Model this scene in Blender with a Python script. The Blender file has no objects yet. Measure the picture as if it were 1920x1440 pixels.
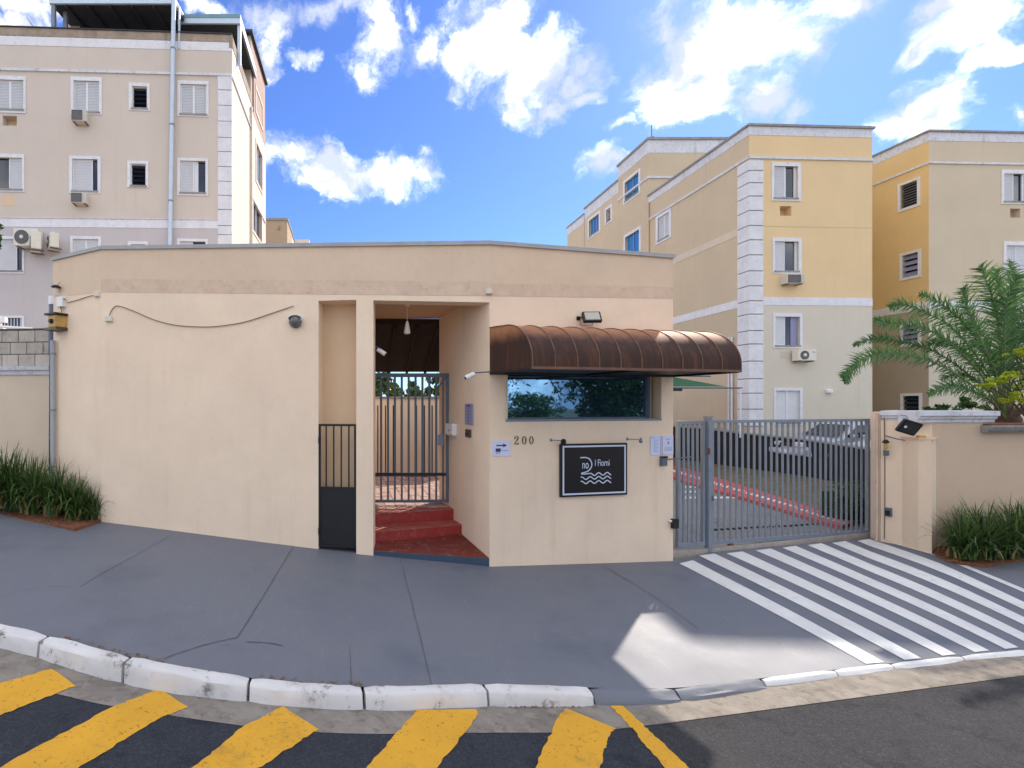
import bpy, bmesh, math, random
import numpy as np
from mathutils import Vector, Matrix
from mathutils.bvhtree import BVHTree
random.seed(7); np.random.seed(7)
R = math.radians
sc = bpy.context.scene
col = sc.collection

# ------------------------------------------------------------------ camera
EYE = 2.4; F = 1000.0; CX = 660.0; CY = 760.0
cam = bpy.data.cameras.new('camera'); co = bpy.data.objects.new('camera', cam); col.objects.link(co)
co.location = (0, 0, EYE); co.rotation_euler = (R(90), 0, 0)
cam.sensor_width = 36; cam.sensor_fit = 'HORIZONTAL'; cam.lens = 36 * F / 1920
cam.shift_x = (960 - CX) / 1920; cam.shift_y = (CY - 720) / 1920
cam.clip_end = 3000; cam.clip_start = .05
sc.camera = co

# ------------------------------------------------------------------ sun, sky, exposure
SUN_AZ, SUN_EL = 38.5, 37.0
SKY_STRENGTH = .15
sun = bpy.data.lights.new('sun', 'SUN'); sun.energy = 2.0; sun.angle = R(.8); sun.color = (1, .9, .78)
so = bpy.data.objects.new('sun', sun); col.objects.link(so)
sd = Vector((math.sin(R(SUN_AZ)) * math.cos(R(SUN_EL)), math.cos(R(SUN_AZ)) * math.cos(R(SUN_EL)), math.sin(R(SUN_EL))))
so.rotation_euler = sd.to_track_quat('Z', 'Y').to_euler()
sc.view_settings.view_transform = 'Standard'; sc.view_settings.look = 'None'
sc.view_settings.gamma = 1; sc.view_settings.use_curve_mapping = False
sc.view_settings.exposure = 1.66
sc.cycles.max_bounces = 6; sc.cycles.diffuse_bounces = 4; sc.cycles.glossy_bounces = 3
sc.cycles.transparent_max_bounces = 8; sc.cycles.caustics_reflective = False; sc.cycles.caustics_refractive = False

world = bpy.data.worlds.new('World'); sc.world = world; world.use_nodes = True
def build_world():
    nt = world.node_tree; N = nt.nodes; L = nt.links; N.clear()
    def nn(t, **k):
        n = N.new(t)
        for a, b in k.items(): setattr(n, a, b)
        return n
    def mth(op, a, b=None, c=None, clamp=False):
        n = nn('ShaderNodeMath', operation=op, use_clamp=clamp)
        for i, v in enumerate((a, b, c)):
            if v is None: continue
            if hasattr(v, 'default_value') or hasattr(v, 'is_linked'): L.new(v, n.inputs[i])
            else: n.inputs[i].default_value = v
        return n.outputs[0]
    out = nn('ShaderNodeOutputWorld'); bg = nn('ShaderNodeBackground'); L.new(bg.outputs[0], out.inputs[0])
    sky = nn('ShaderNodeTexSky', sky_type='NISHITA'); sky.sun_disc = False
    sky.sun_elevation = R(SUN_EL); sky.sun_rotation = R(SUN_AZ)
    sky.air_density = 1.0; sky.dust_density = .3; sky.ozone_density = 1.6; sky.altitude = 600
    tint = nn('ShaderNodeMix', data_type='RGBA', blend_type='MULTIPLY'); tint.inputs['Factor'].default_value = 1
    L.new(sky.outputs[0], tint.inputs['A']); tint.inputs['B'].default_value = (.19, .258, .43, 1)
    tc = nn('ShaderNodeTexCoord'); d = tc.outputs['Generated']
    # domain warp for billowing edges
    w1 = nn('ShaderNodeTexNoise'); w1.inputs['Scale'].default_value = 9; w1.inputs['Detail'].default_value = 5; w1.inputs['Roughness'].default_value = .6
    L.new(d, w1.inputs['Vector'])
    vs = nn('ShaderNodeVectorMath', operation='SUBTRACT'); L.new(w1.outputs['Color'], vs.inputs[0]); vs.inputs[1].default_value = (.5, .5, .5)
    vm = nn('ShaderNodeVectorMath', operation='SCALE'); L.new(vs.outputs[0], vm.inputs[0]); vm.inputs['Scale'].default_value = .10
    va = nn('ShaderNodeVectorMath', operation='ADD'); L.new(d, va.inputs[0]); L.new(vm.outputs[0], va.inputs[1]); dw = va.outputs[0]
    blobs = [(545,300,62,42),(610,315,80,48),(690,325,80,40),(760,325,60,28),(800,330,38,32),(800,300,30,20),
             (715,95,52,50),(790,108,62,42),(860,110,55,42),(900,60,55,45),(935,25,75,32),(960,110,80,62),(1030,130,75,58),(1095,130,52,48),
             (1040,208,62,30),(980,165,70,42),(1105,190,25,22),
             (1240,55,60,50),(1290,90,110,90),(1380,60,120,75),(1460,70,90,60),(1220,150,50,60),(1330,160,110,60),(1430,190,70,50),(1490,210,55,30),(1260,210,50,26),(1500,90,45,70),
             (1590,30,70,42),(1560,8,50,25),(1760,28,65,28),(1850,40,90,42),(1800,75,70,22),(1880,95,60,22),
             (1745,195,70,38),(1800,180,60,42),(1780,225,50,22),(1850,110,30,15),(1920,215,18,22),
             (1135,300,30,24),(1150,312,30,14),(1168,240,26,13),
             (470,12,70,40),(395,10,50,20),(520,25,40,40),(600,12,60,26),(650,10,60,22),(500,105,16,34),(570,100,26,13),(700,40,28,24),(775,45,18,26),
             (60,20,70,30),(30,45,50,25),(140,5,40,15)]
    acc = None
    for (px, py, rx, ry) in blobs:
        v = Vector(((px - CX) / F, 1, (CY - py) / F)); k = v.length; c = v / k
        Rr = Vector((c.y, -c.x, 0)).normalized(); U = Rr.cross(c)
        m = Matrix((Rr, c, U)).transposed()
        # angular radii of a pixel patch at this direction
        a1 = (Vector(((px + rx - CX) / F, 1, (CY - py) / F)).normalized() - c).length
        a2 = (Vector(((px - CX) / F, 1, (CY - py + ry) / F)).normalized() - c).length
        mp = nn('ShaderNodeMapping', vector_type='TEXTURE'); L.new(dw, mp.inputs['Vector'])
        mp.inputs['Location'].default_value = c; mp.inputs['Rotation'].default_value = m.to_euler(); mp.inputs['Scale'].default_value = (a1 * 1.42, .6, a2 * 1.42)
        ln = nn('ShaderNodeVectorMath', operation='LENGTH'); L.new(mp.outputs[0], ln.inputs[0])
        f = mth('SUBTRACT', 1.0, ln.outputs['Value'])
        acc = f if acc is None else mth('SMOOTH_MAX', acc, f, .18)
    front = mth('MAXIMUM', acc, -1.2)
    # rest of the sky: thicker unseen cloud, added to fill shaded walls with light
    sx = nn('ShaderNodeSeparateXYZ'); L.new(d, sx.inputs[0])
    n0 = nn('ShaderNodeTexNoise'); n0.inputs['Scale'].default_value = 2.6; n0.inputs['Detail'].default_value = 2
    L.new(dw, n0.inputs['Vector'])
    g = mth('MULTIPLY_ADD', n0.outputs['Fac'], 5.0, -1.66)
    fy = nn('ShaderNodeMapRange'); fy.inputs['From Min'].default_value = .30; fy.inputs['From Max'].default_value = .62; fy.inputs['To Min'].default_value = 0; fy.inputs['To Max'].default_value = 2.5
    L.new(sx.outputs['Y'], fy.inputs['Value'])
    hi = nn('ShaderNodeMapRange'); hi.inputs['From Min'].default_value = .62; hi.inputs['From Max'].default_value = .74; hi.inputs['To Min'].default_value = 1; hi.inputs['To Max'].default_value = 0
    L.new(sx.outputs['Z'], hi.inputs['Value'])
    g2 = mth('SUBTRACT', g, mth('MULTIPLY', fy.outputs[0], hi.outputs[0]))
    field = mth('MAXIMUM', front, g2)
    n1 = nn('ShaderNodeTexNoise'); n1.inputs['Scale'].default_value = 14; n1.inputs['Detail'].default_value = 9; n1.inputs['Roughness'].default_value = .62
    L.new(dw, n1.inputs['Vector'])
    pert = mth('MULTIPLY_ADD', n1.outputs['Fac'], 2.3, -1.28)
    dens = mth('ADD', field, pert)
    mr = nn('ShaderNodeMapRange', interpolation_type='SMOOTHSTEP'); mr.inputs['From Min'].default_value = -.16; mr.inputs['From Max'].default_value = .85
    L.new(dens, mr.inputs['Value'])
    # cloud tone: thicker cores a little greyer
    n2 = nn('ShaderNodeTexNoise'); n2.inputs['Scale'].default_value = 7; n2.inputs['Detail'].default_value = 6
    mo = nn('ShaderNodeMapping'); mo.inputs['Location'].default_value = (.3, .1, .7); L.new(dw, mo.inputs['Vector']); L.new(mo.outputs[0], n2.inputs['Vector'])
    tone = mth('ADD', mth('MULTIPLY', mth('MINIMUM', field, .55), .75), mth('MULTIPLY_ADD', n2.outputs['Fac'], 2.4, -1.35))
    tr = nn('ShaderNodeMapRange', interpolation_type='SMOOTHSTEP'); tr.inputs['From Min'].default_value = -.16; tr.inputs['From Max'].default_value = .40
    L.new(tone, tr.inputs['Value'])
    cm = nn('ShaderNodeMix', data_type='RGBA'); L.new(mth('POWER', tr.outputs[0], .55), cm.inputs['Factor'])
    k = CLOUD / SKY_STRENGTH
    cm.inputs['A'].default_value = (k, k * .97, k * .94, 1); cm.inputs['B'].default_value = (k * .165, k * .182, k * .222, 1)
    mx = nn('ShaderNodeMix', data_type='RGBA'); L.new(mth('POWER', mr.outputs[0], 1.7), mx.inputs['Factor'])
    L.new(tint.outputs['Result'], mx.inputs['A']); L.new(cm.outputs['Result'], mx.inputs['B'])
    L.new(mx.outputs['Result'], bg.inputs['Color']); bg.inputs['Strength'].default_value = SKY_STRENGTH
CLOUD = 1.5
build_world()

# ------------------------------------------------------------------ pixel <-> place helpers
def P(px, py=CY, d=1.0): return Vector(((px - CX) / F * d, d, EYE - (py - CY) / F * d))
def PZ(px, py, z):
    d = (EYE - z) / (py - CY) * F
    return Vector(((px - CX) / F * d, d, z))

class Wall:
    """a vertical plane; u runs left to right as seen from the street, outward normal faces it"""
    def __init__(s, a, b):
        s.a = Vector(a[:2]); s.b = Vector(b[:2]); s.dir = (s.b - s.a).normalized(); s.len = (s.b - s.a).length
        s.n = Vector((s.dir.y, -s.dir.x)); s.ang = math.atan2(s.dir.y, s.dir.x)
    def hit(s, px, py):
        r = Vector(((px - CX) / F, 1)); t = s.a.dot(s.n) / r.dot(s.n)
        p = r * t
        return (p - s.a).dot(s.dir), EYE - (py - CY) / F * t, t
    def rect(s, x0, y0, x1, y1):
        ym = (y0 + y1) / 2; xm = (x0 + x1) / 2
        return s.hit(x0, ym)[0], s.hit(xm, y1)[1], s.hit(x1, ym)[0], s.hit(xm, y0)[1]
    def w(s, u, z, n=0):
        p = s.a + s.dir * u + s.n * n
        return Vector((p.x, p.y, z))
    def px(s, x, y, n=0):
        u, z, t = s.hit(x, y); return s.w(u, z, n)
def wpx(a, da, b, db): return Wall(P(a, CY, da), P(b, CY, db))

# ------------------------------------------------------------------ materials
MATS = {}
def nodes_of(name):
    m = bpy.data.materials.new(name); m.use_nodes = True
    nt = m.node_tree; N = nt.nodes
    return m, nt, N, nt.links, N['Principled BSDF']
def ramp(N, stops):
    r = N.new('ShaderNodeValToRGB'); e = r.color_ramp.elements
    e[0].position, e[0].color = stops[0][0], (*stops[0][1], 1)
    e[1].position, e[1].color = stops[-1][0], (*stops[-1][1], 1)
    for p, c in stops[1:-1]:
        x = e.new(p); x.color = (*c, 1)
    return r
def mixc(N, L, fac, a, b, blend='MIX'):
    m = N.new('ShaderNodeMix'); m.data_type = 'RGBA'; m.blend_type = blend
    for inp, v in ((m.inputs['Factor'], fac), (m.inputs['A'], a), (m.inputs['B'], b)):
        if isinstance(v, (int, float)): inp.default_value = v
        elif isinstance(v, tuple): inp.default_value = (*v[:3], 1)
        else: L.new(v, inp)
    return m.outputs['Result']
def noise(N, L, vec, scale, detail=4, rough=.55, stretch=None):
    n = N.new('ShaderNodeTexNoise'); n.inputs['Scale'].default_value = scale; n.inputs['Detail'].default_value = detail; n.inputs['Roughness'].default_value = rough
    if stretch:
        mp = N.new('ShaderNodeMapping'); mp.inputs['Scale'].default_value = stretch; L.new(vec, mp.inputs['Vector']); vec = mp.outputs[0]
    L.new(vec, n.inputs['Vector'])
    return n.outputs['Fac']
def mrange(N, L, v, a, b, c=0., d=1., smooth=False):
    m = N.new('ShaderNodeMapRange')
    if smooth: m.interpolation_type = 'SMOOTHSTEP'
    for i, x in zip(('From Min', 'From Max', 'To Min', 'To Max'), (a, b, c, d)): m.inputs[i].default_value = x
    L.new(v, m.inputs['Value']); return m.outputs[0]
def mul(c, k): return tuple(x * k for x in c)
def mat(name, color, rough=.7, var=.12, vscale=3., bump=.0, bscale=60., metal=0., spec=.4, dirt=None, dirt_amt=.0, streak=.0, split=None, patch=None):
    """procedural surface: colour variation, optional dirt patches and rain streaks, optional paint change at a height"""
    if name in MATS: return MATS[name]
    m, nt, N, L, B = nodes_of(name)
    g = N.new('ShaderNodeNewGeometry'); pos = g.outputs['Position']
    base = color
    if split:
        z = N.new('ShaderNodeSeparateXYZ'); L.new(pos, z.inputs[0])
        gt = N.new('ShaderNodeMath'); gt.operation = 'GREATER_THAN'; L.new(z.outputs['Z'], gt.inputs[0]); gt.inputs[1].default_value = split[0]
        base = mixc(N, L, gt.outputs[0], color, split[1])
    n1 = noise(N, L, pos, vscale, 6, .6)
    f1 = mrange(N, L, n1, .25, .75, 1 - var, 1 + var)
    cc = N.new('ShaderNodeVectorMath'); cc.operation = 'SCALE'
    if isinstance(base, tuple): cc.inputs[0].default_value = base
    else: L.new(base, cc.inputs[0])
    L.new(f1, cc.inputs['Scale']); c = cc.outputs[0]
    if patch:
        n4 = noise(N, L, pos, patch[1], 3, .5); f4 = mrange(N, L, n4, .48, .60, 0, patch[2], True)
        c = mixc(N, L, f4, c, patch[0])
    if streak:
        n2 = noise(N, L, pos, 5., 5, .6, (1, 1, .06)); n3 = noise(N, L, pos, .8, 3)
        f2 = mrange(N, L, n2, .52, .75, 0, streak, True)
        mm = N.new('ShaderNodeMath'); mm.operation = 'MULTIPLY'; L.new(f2, mm.inputs[0]); L.new(mrange(N, L, n3, .4, .65), mm.inputs[1])
        c = mixc(N, L, mm.outputs[0], c, dirt or mul(color, .45))
    if dirt_amt:
        n5 = noise(N, L, pos, 9., 8, .7); f5 = mrange(N, L, n5, .5, .72, 0, dirt_amt, True)
        c = mixc(N, L, f5, c, dirt or mul(color, .45))
    L.new(c, B.inputs['Base Color'])
    B.inputs['Roughness'].default_value = rough; B.inputs['Metallic'].default_value = metal
    B.inputs['Specular IOR Level'].default_value = spec
    if bump:
        n6 = noise(N, L, pos, bscale, 5, .65); b = N.new('ShaderNodeBump'); b.inputs['Strength'].default_value = bump; b.inputs['Distance'].default_value = .01
        L.new(n6, b.inputs['Height']); L.new(b.outputs[0], B.inputs['Normal'])
    MATS[name] = m
    return m

CREAM = (.86, .685, .505); PEACH = (.70, .54, .385)
M = {}
M['cream'] = mat('cream_plaster', CREAM, .85, .06, 1.3, .6, 90, streak=.22, dirt=(.52, .37, .24), dirt_amt=.10, patch=((.81, .63, .46), 1.1, .3))
M['peach'] = mat('peach_parapet', PEACH, .85, .06, 1.7, .5, 90, streak=.15, dirt=(.42, .26, .17), dirt_amt=.12)
M['peach2'] = mat('peach_stain', (.675, .51, .375), .9, .10, 4, .5, 90, dirt=(.42, .24, .15), dirt_amt=.4)
M['coping'] = mat('gatehouse_coping_metal', (.36, .36, .36), .6, .15, 3, dirt_amt=.2)
M['niche'] = mat('niche_plaster', (.72, .53, .34), .85, .05, 1.3, .4, 90)
M['soffit'] = mat('passage_soffit', (.60, .42, .26), .85, .05, 2)
M['darkwood'] = mat('dark_wood', (.025, .017, .012), .8, .3, 4)
M['blackmetal'] = mat('black_painted_metal', (.012, .012, .014), .45, .2, 8)
M['greymetal'] = mat('blue_grey_painted_metal', (.20, .235, .28), .5, .12, 6, dirt=(.2, .12, .08), dirt_amt=.12)
M['darkgrey'] = mat('dark_slate_metal', (.10, .13, .17), .5, .12, 6)
M['white'] = mat('white_plastic', (.78, .78, .76), .5, .05, 10)
M['offwhite'] = mat('offwhite_plastic', (.72, .68, .58), .6, .08, 10)
M['trim'] = mat('white_trim_paint', (.74, .74, .76), .8, .06, 4, .2, 60, dirt=(.25, .25, .26), dirt_amt=.28, streak=.25)
M['trimdirty'] = mat('weathered_white_band', (.66, .67, .70), .85, .1, 2, .2, 60, dirt=(.16, .16, .17), dirt_amt=.5, streak=.55)
M['coping2'] = mat('grimy_concrete_coping', (.30, .29, .28), .9, .2, 3, .3, 50, dirt=(.06, .06, .06), dirt_amt=.6)
M['lb'] = mat('pinkish_beige_render', (.53, .495, .49), .9, .05, .8, .3, 70, split=(8.55, (.62, .545, .465)), streak=.14, dirt=(.32, .26, .22), dirt_amt=.05)
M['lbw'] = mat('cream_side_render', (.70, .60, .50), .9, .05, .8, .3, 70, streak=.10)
M['pent'] = mat('pinkish_brown_render', (.42, .30, .25), .9, .1, 1.5, .3, 60, dirt_amt=.2)
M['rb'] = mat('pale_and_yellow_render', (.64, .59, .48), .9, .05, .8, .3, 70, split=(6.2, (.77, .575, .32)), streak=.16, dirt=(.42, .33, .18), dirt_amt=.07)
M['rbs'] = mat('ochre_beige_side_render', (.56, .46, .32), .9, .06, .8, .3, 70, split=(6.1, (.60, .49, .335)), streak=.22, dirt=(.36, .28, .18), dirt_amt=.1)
M['rb2'] = mat('pale_beige_render', (.58, .52, .41), .9, .05, .8, .3, 70, split=(6.2, (.60, .505, .365)), streak=.12, dirt=(.42, .34, .22), dirt_amt=.06)
M['rb2s'] = mat('bounce_lit_recess_render', (.42, .35, .27), .9, .05, .8, .3, 70, split=(6.2, (.74, .525, .25)), streak=.12, dirt=(.42, .33, .1), dirt_amt=.1)  # golden bounce from the facing wall put into the upper colour
M['quoin'] = mat('white_quoin_stone', (.72, .72, .74), .85, .1, 2.5, .3, 60, dirt=(.3, .3, .3), dirt_amt=.3, streak=.2)
M['joint'] = mat('dark_joint', (.20, .18, .16), .9, .2, 5)
M['shutter'] = mat('white_shutter_slats', (.72, .73, .75), .55, .04, 4)
M['frame'] = mat('white_window_metal', (.66, .67, .69), .5, .04, 4)
M['block'] = mat('grey_concrete_block', (.45, .40, .34), .95, .16, 4, .6, 60, dirt=(.07, .06, .05), dirt_amt=.4, streak=.6)
M['mortar'] = mat('blackened_mortar', (.10, .09, .075), .95, .3, 6)
M['soil'] = mat('red_soil', (.20, .075, .038), .95, .3, 14, .9, 40, dirt=(.07, .03, .02), dirt_amt=.5)
M['earth'] = mat('brown_earth_bank', (.16, .115, .075), .95, .35, 6, .9, 30, patch=((.07, .10, .03), 2.2, .7))
M['red'] = mat('red_floor_paint', (.30, .032, .028), .5, .14, 5, .2, 40, dirt=(.42, .25, .22), dirt_amt=.3)
M['redtop'] = mat('worn_red_floor_paint', (.34, .075, .055), .6, .2, 4, .2, 40, dirt=(.50, .36, .31), dirt_amt=.55)
M['paver'] = mat('worn_pinkish_paver', (.42, .27, .22), .75, .25, 3, .3, 30, dirt=(.55, .48, .44), dirt_amt=.5)
M['bluepaint'] = mat('blue_grey_riser', (.04, .065, .10), .5, .15, 6)
M['ceramic'] = mat('pale_lamp_glass', (.8, .76, .66), .4, .03, 5)
M['pipe'] = mat('galvanised_pipe', (.52, .60, .68), .4, .06, 4, metal=.3)
M['greenpipe'] = mat('dark_green_pipe', (.035, .055, .06), .45, .15, 6)
M['cable'] = mat('brown_cable', (.20, .15, .11), .7, .1, 9)
M['acbody'] = mat('aged_appliance_casing', (.62, .58, .50), .55, .08, 7, dirt=(.3, .2, .12), dirt_amt=.3)
M['acgrille'] = mat('dark_appliance_grille', (.12, .12, .12), .6, .2, 20)
M['blackwall'] = mat('black_retaining_wall', (.012, .012, .014), .8, .3, 3)
M['lattice'] = mat('white_steel_tube', (.78, .78, .76), .5, .05, 8)
M['yellowbox'] = mat('amber_plastic', (.50, .30, .08), .5, .2, 10, dirt_amt=.5)
M['canopy'] = mat('blue_green_roof_sheet', (.16, .30, .36), .45, .12, 3)
M['canopydark'] = mat('dark_roof_underside', (.05, .052, .06), .8, .2, 3)
M['greencloth'] = mat('green_shade_cloth', (.02, .11, .05), .8, .2, 5)
M['bark'] = mat('bark', (.10, .07, .05), .95, .4, 8, .8, 20)
M['rust'] = mat('rust', (.20, .07, .04), .9, .4, 20)
M['blacksign'] = mat('black_sign_face', (.006, .006, .009), .35, .1, 4)
M['signwhite'] = mat('pale_sign_print', (.62, .68, .80), .5, .02, 4)
M['paperblue'] = mat('pale_blue_paper', (.62, .66, .85), .4, .03, 4)
M['purpleink'] = mat('dark_purple_print', (.06, .03, .14), .5, .05, 6)
M['blueink'] = mat('faded_blue_print', (.30, .33, .55), .5, .05, 6)
M['numeral'] = mat('dark_bronze_numeral', (.09, .075, .06), .45, .1, 9, metal=.4)
M['intercom'] = mat('blue_violet_plate', (.26, .26, .40), .4, .08, 6)

def glass_mat(name, color, rough=.05, spec=.8, metal=0., wave=.0):
    m, nt, N, L, B = nodes_of(name)
    B.inputs['Base Color'].default_value = (*color, 1); B.inputs['Roughness'].default_value = rough
    B.inputs['Specular IOR Level'].default_value = spec; B.inputs['Metallic'].default_value = metal
    if wave:
        g = N.new('ShaderNodeNewGeometry'); n = noise(N, L, g.outputs['Position'], 1.6, 1); b = N.new('ShaderNodeBump'); b.inputs['Strength'].default_value = wave; b.inputs['Distance'].default_value = .02
        L.new(n, b.inputs['Height']); L.new(b.outputs[0], B.inputs['Normal'])
    return m
M['darkglass'] = glass_mat('dark_window_glass', (.012, .02, .035), .08, .8, 0, .1)
M['blueglass'] = glass_mat('blue_reflective_glass', (.03, .22, .48), .12, 1., .25, .15)
M['mirror'] = glass_mat('sky_tinted_guard_glass', (.11, .24, .40), .02, .8, .92, .06)  # blue of the mirrored sky put into the glass colour
M['void'] = mat('dark_room', (.01, .01, .012), .9, .1, 2)

# ground paints ------------------------------------------------------
def pavement_mat():
    m, nt, N, L, B = nodes_of('blue_grey_painted_pavement')
    g = N.new('ShaderNodeNewGeometry'); pos = g.outputs['Position']
    n1 = noise(N, L, pos, .9, 5, .6); n2 = noise(N, L, pos, 5, 8, .7); n3 = noise(N, L, pos, 70, 3, .6)
    r = ramp(N, [(.28, (.135, .150, .188)), (.5, (.150, .163, .196)), (.72, (.172, .178, .196))]); L.new(n1, r.inputs[0])
    c = mixc(N, L, mrange(N, L, n2, .3, .7), r.outputs[0], mixc(N, L, .5, r.outputs[0], (.17, .175, .195)))
    f3 = mrange(N, L, n3, .56, .72, 0, .42, True); c = mixc(N, L, f3, c, (.24, .245, .26))
    # faint scuffs in long sweeps
    n4 = noise(N, L, pos, 1.3, 6, .75, (1., 4., 1.)); c = mixc(N, L, mrange(N, L, n4, .56, .74, 0, .30, True), c, (.20, .195, .20))
    n7 = noise(N, L, pos, 2.6, 9, .8, (5., 1., 1.)); c = mixc(N, L, mrange(N, L, n7, .55, .66, 0, .22, True), c, (.27, .26, .26))
    n8 = noise(N, L, pos, 24, 6, .8); c = mixc(N, L, mrange(N, L, n8, .62, .70, 0, .5, True), c, (.30, .28, .25))
    n9 = noise(N, L, pos, 16, 5, .7); c = mixc(N, L, mrange(N, L, n9, .64, .70, 0, .5, True), c, (.07, .075, .09))
    n5 = noise(N, L, pos, .55, 4, .6); c = mixc(N, L, mrange(N, L, n5, .52, .70, 0, .45, True), c, (.085, .10, .135))
    L.new(c, B.inputs['Base Color'])
    L.new(mrange(N, L, n1, .3, .7, .46, .62), B.inputs['Roughness']); B.inputs['Specular IOR Level'].default_value = .16
    b = N.new('ShaderNodeBump'); b.inputs['Strength'].default_value = .35; b.inputs['Distance'].default_value = .004
    L.new(noise(N, L, pos, 110, 4, .7), b.inputs['Height']); L.new(b.outputs[0], B.inputs['Normal'])
    return m
M['pave'] = pavement_mat()
def asphalt_mat(name, dark, light, grit):
    m, nt, N, L, B = nodes_of(name)
    g = N.new('ShaderNodeNewGeometry'); pos = g.outputs['Position']
    v = N.new('ShaderNodeTexVoronoi'); v.inputs['Scale'].default_value = grit; L.new(pos, v.inputs['Vector'])
    n1 = noise(N, L, pos, 1.1, 5, .6)
    c = mixc(N, L, mrange(N, L, n1, .3, .7), dark, light)
    c = mixc(N, L, mrange(N, L, noise(N, L, pos, grit * .9, 3, .7), .35, .75, 0, .75), c, mul(light, 1.9))
    c = mixc(N, L, mrange(N, L, noise(N, L, pos, 34, 6, .75), .50, .68, 0, .55, True), c, mul(light, 2.3))
    c = mixc(N, L, mrange(N, L, noise(N, L, pos, 3.1, 6, .7), .50, .72, 0, .5, True), c, mul(dark, .6))
    sp = mrange(N, L, v.outputs['Distance'], .0, .45, .45, 1.15)
    k = N.new('ShaderNodeVectorMath'); k.operation = 'SCALE'; L.new(c, k.inputs[0]); L.new(sp, k.inputs['Scale'])
    L.new(k.outputs[0], B.inputs['Base Color']); B.inputs['Roughness'].default_value = .95; B.inputs['Specular IOR Level'].default_value = .08
    b = N.new('ShaderNodeBump'); b.inputs['Strength'].default_value = .8; b.inputs['Distance'].default_value = .008
    L.new(v.outputs['Distance'], b.inputs['Height']); L.new(b.outputs[0], B.inputs['Normal'])
    return m
M['asphalt'] = asphalt_mat('grey_asphalt', (.030, .030, .033), (.042, .0415, .043), 130)
M['asphaltdark'] = asphalt_mat('blackened_asphalt', (.024, .027, .034), (.036, .039, .046), 110)
M['drive'] = asphalt_mat('inner_drive_asphalt', (.14, .14, .145), (.18, .175, .17), 80)
def worn_paint(name, color, under, amt, rough=.65, scale=28):
    m, nt, N, L, B = nodes_of(name)
    g = N.new('ShaderNodeNewGeometry'); pos = g.outputs['Position']
    c = mixc(N, L, mrange(N, L, noise(N, L, pos, 2.2, 5, .6), .3, .7), mul(color, .86), color)
    f = mrange(N, L, noise(N, L, pos, scale, 8, .74), .575, .66, 0, amt, True)
    c = mixc(N, L, f, c, under)
    f2 = mrange(N, L, noise(N, L, pos, 3.0, 8, .75), .52, .75, 0, amt * .7, True)
    c = mixc(N, L, f2, c, mul(under, 1.6))
    L.new(c, B.inputs['Base Color']); B.inputs['Roughness'].default_value = rough; B.inputs['Specular IOR Level'].default_value = .12
    b = N.new('ShaderNodeBump'); b.inputs['Strength'].default_value = .4; b.inputs['Distance'].default_value = .005
    L.new(noise(N, L, pos, 90, 5, .7), b.inputs['Height']); L.new(b.outputs[0], B.inputs['Normal'])
    return m
M['yellow'] = worn_paint('yellow_road_paint', (.74, .385, .04), (.13, .085, .04), .9)
M['stripe'] = worn_paint('white_driveway_paint', (.74, .73, .70), (.25, .25, .26), .35, .6, 12)
M['kerbwhite'] = worn_paint('limewashed_kerb', (.68, .66, .64), (.17, .155, .14), 1., .85, 6)
M['gutter'] = mat('gutter_concrete', (.25, .22, .185), .95, .25, 2.2, .9, 60, spec=.1, dirt=(.11, .09, .07), dirt_amt=.7, patch=((.32, .29, .25), 7., .5))
def leaf_mat(name, c1, c2, trans=.25):
    m, nt, N, L, B = nodes_of(name)
    oi = N.new('ShaderNodeNewGeometry'); r = ramp(N, [(0., c1), (1., c2)]); L.new(oi.outputs['Random Per Island'], r.inputs[0])
    L.new(r.outputs[0], B.inputs['Base Color']); B.inputs['Roughness'].default_value = .5; B.inputs['Specular IOR Level'].default_value = .35
    t = N.new('ShaderNodeBsdfTranslucent'); L.new(r.outputs[0], t.inputs[0]); mx = N.new('ShaderNodeMixShader'); mx.inputs[0].default_value = trans
    L.new(B.outputs[0], mx.inputs[1]); L.new(t.outputs[0], mx.inputs[2]); L.new(mx.outputs[0], N['Material Output'].inputs[0])
    return m
M['strap'] = leaf_mat('strap_leaf', (.018, .050, .014), (.12, .19, .045))
M['palm'] = leaf_mat('palm_leaf', (.03, .085, .03), (.10, .22, .05), .3)
M['lime'] = leaf_mat('lime_leaf', (.30, .40, .02), (.52, .58, .05), .4)
M['hedge'] = leaf_mat('hedge_leaf', (.02, .06, .012), (.07, .14, .03))
M['tree'] = leaf_mat('street_tree_leaf', (.018, .05, .010), (.09, .17, .03), .35)
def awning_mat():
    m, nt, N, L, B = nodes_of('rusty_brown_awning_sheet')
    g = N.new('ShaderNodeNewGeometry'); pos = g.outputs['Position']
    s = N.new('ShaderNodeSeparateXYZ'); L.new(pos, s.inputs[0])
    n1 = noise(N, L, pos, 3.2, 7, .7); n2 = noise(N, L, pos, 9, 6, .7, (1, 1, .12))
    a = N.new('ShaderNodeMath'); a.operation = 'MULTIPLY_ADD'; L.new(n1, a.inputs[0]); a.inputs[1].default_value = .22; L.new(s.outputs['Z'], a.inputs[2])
    f = mrange(N, L, a.outputs[0], 3.36, 3.62, 0, 1, True)     # bleached upper curve, its lit orange highlight put into the colour
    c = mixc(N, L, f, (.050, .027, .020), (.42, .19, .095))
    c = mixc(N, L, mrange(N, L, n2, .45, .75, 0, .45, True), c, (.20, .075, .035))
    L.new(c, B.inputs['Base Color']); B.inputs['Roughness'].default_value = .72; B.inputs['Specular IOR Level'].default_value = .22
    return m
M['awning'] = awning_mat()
M['awningrib'] = mat('awning_rib', (.15, .072, .045), .5, .3, 8)

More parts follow.
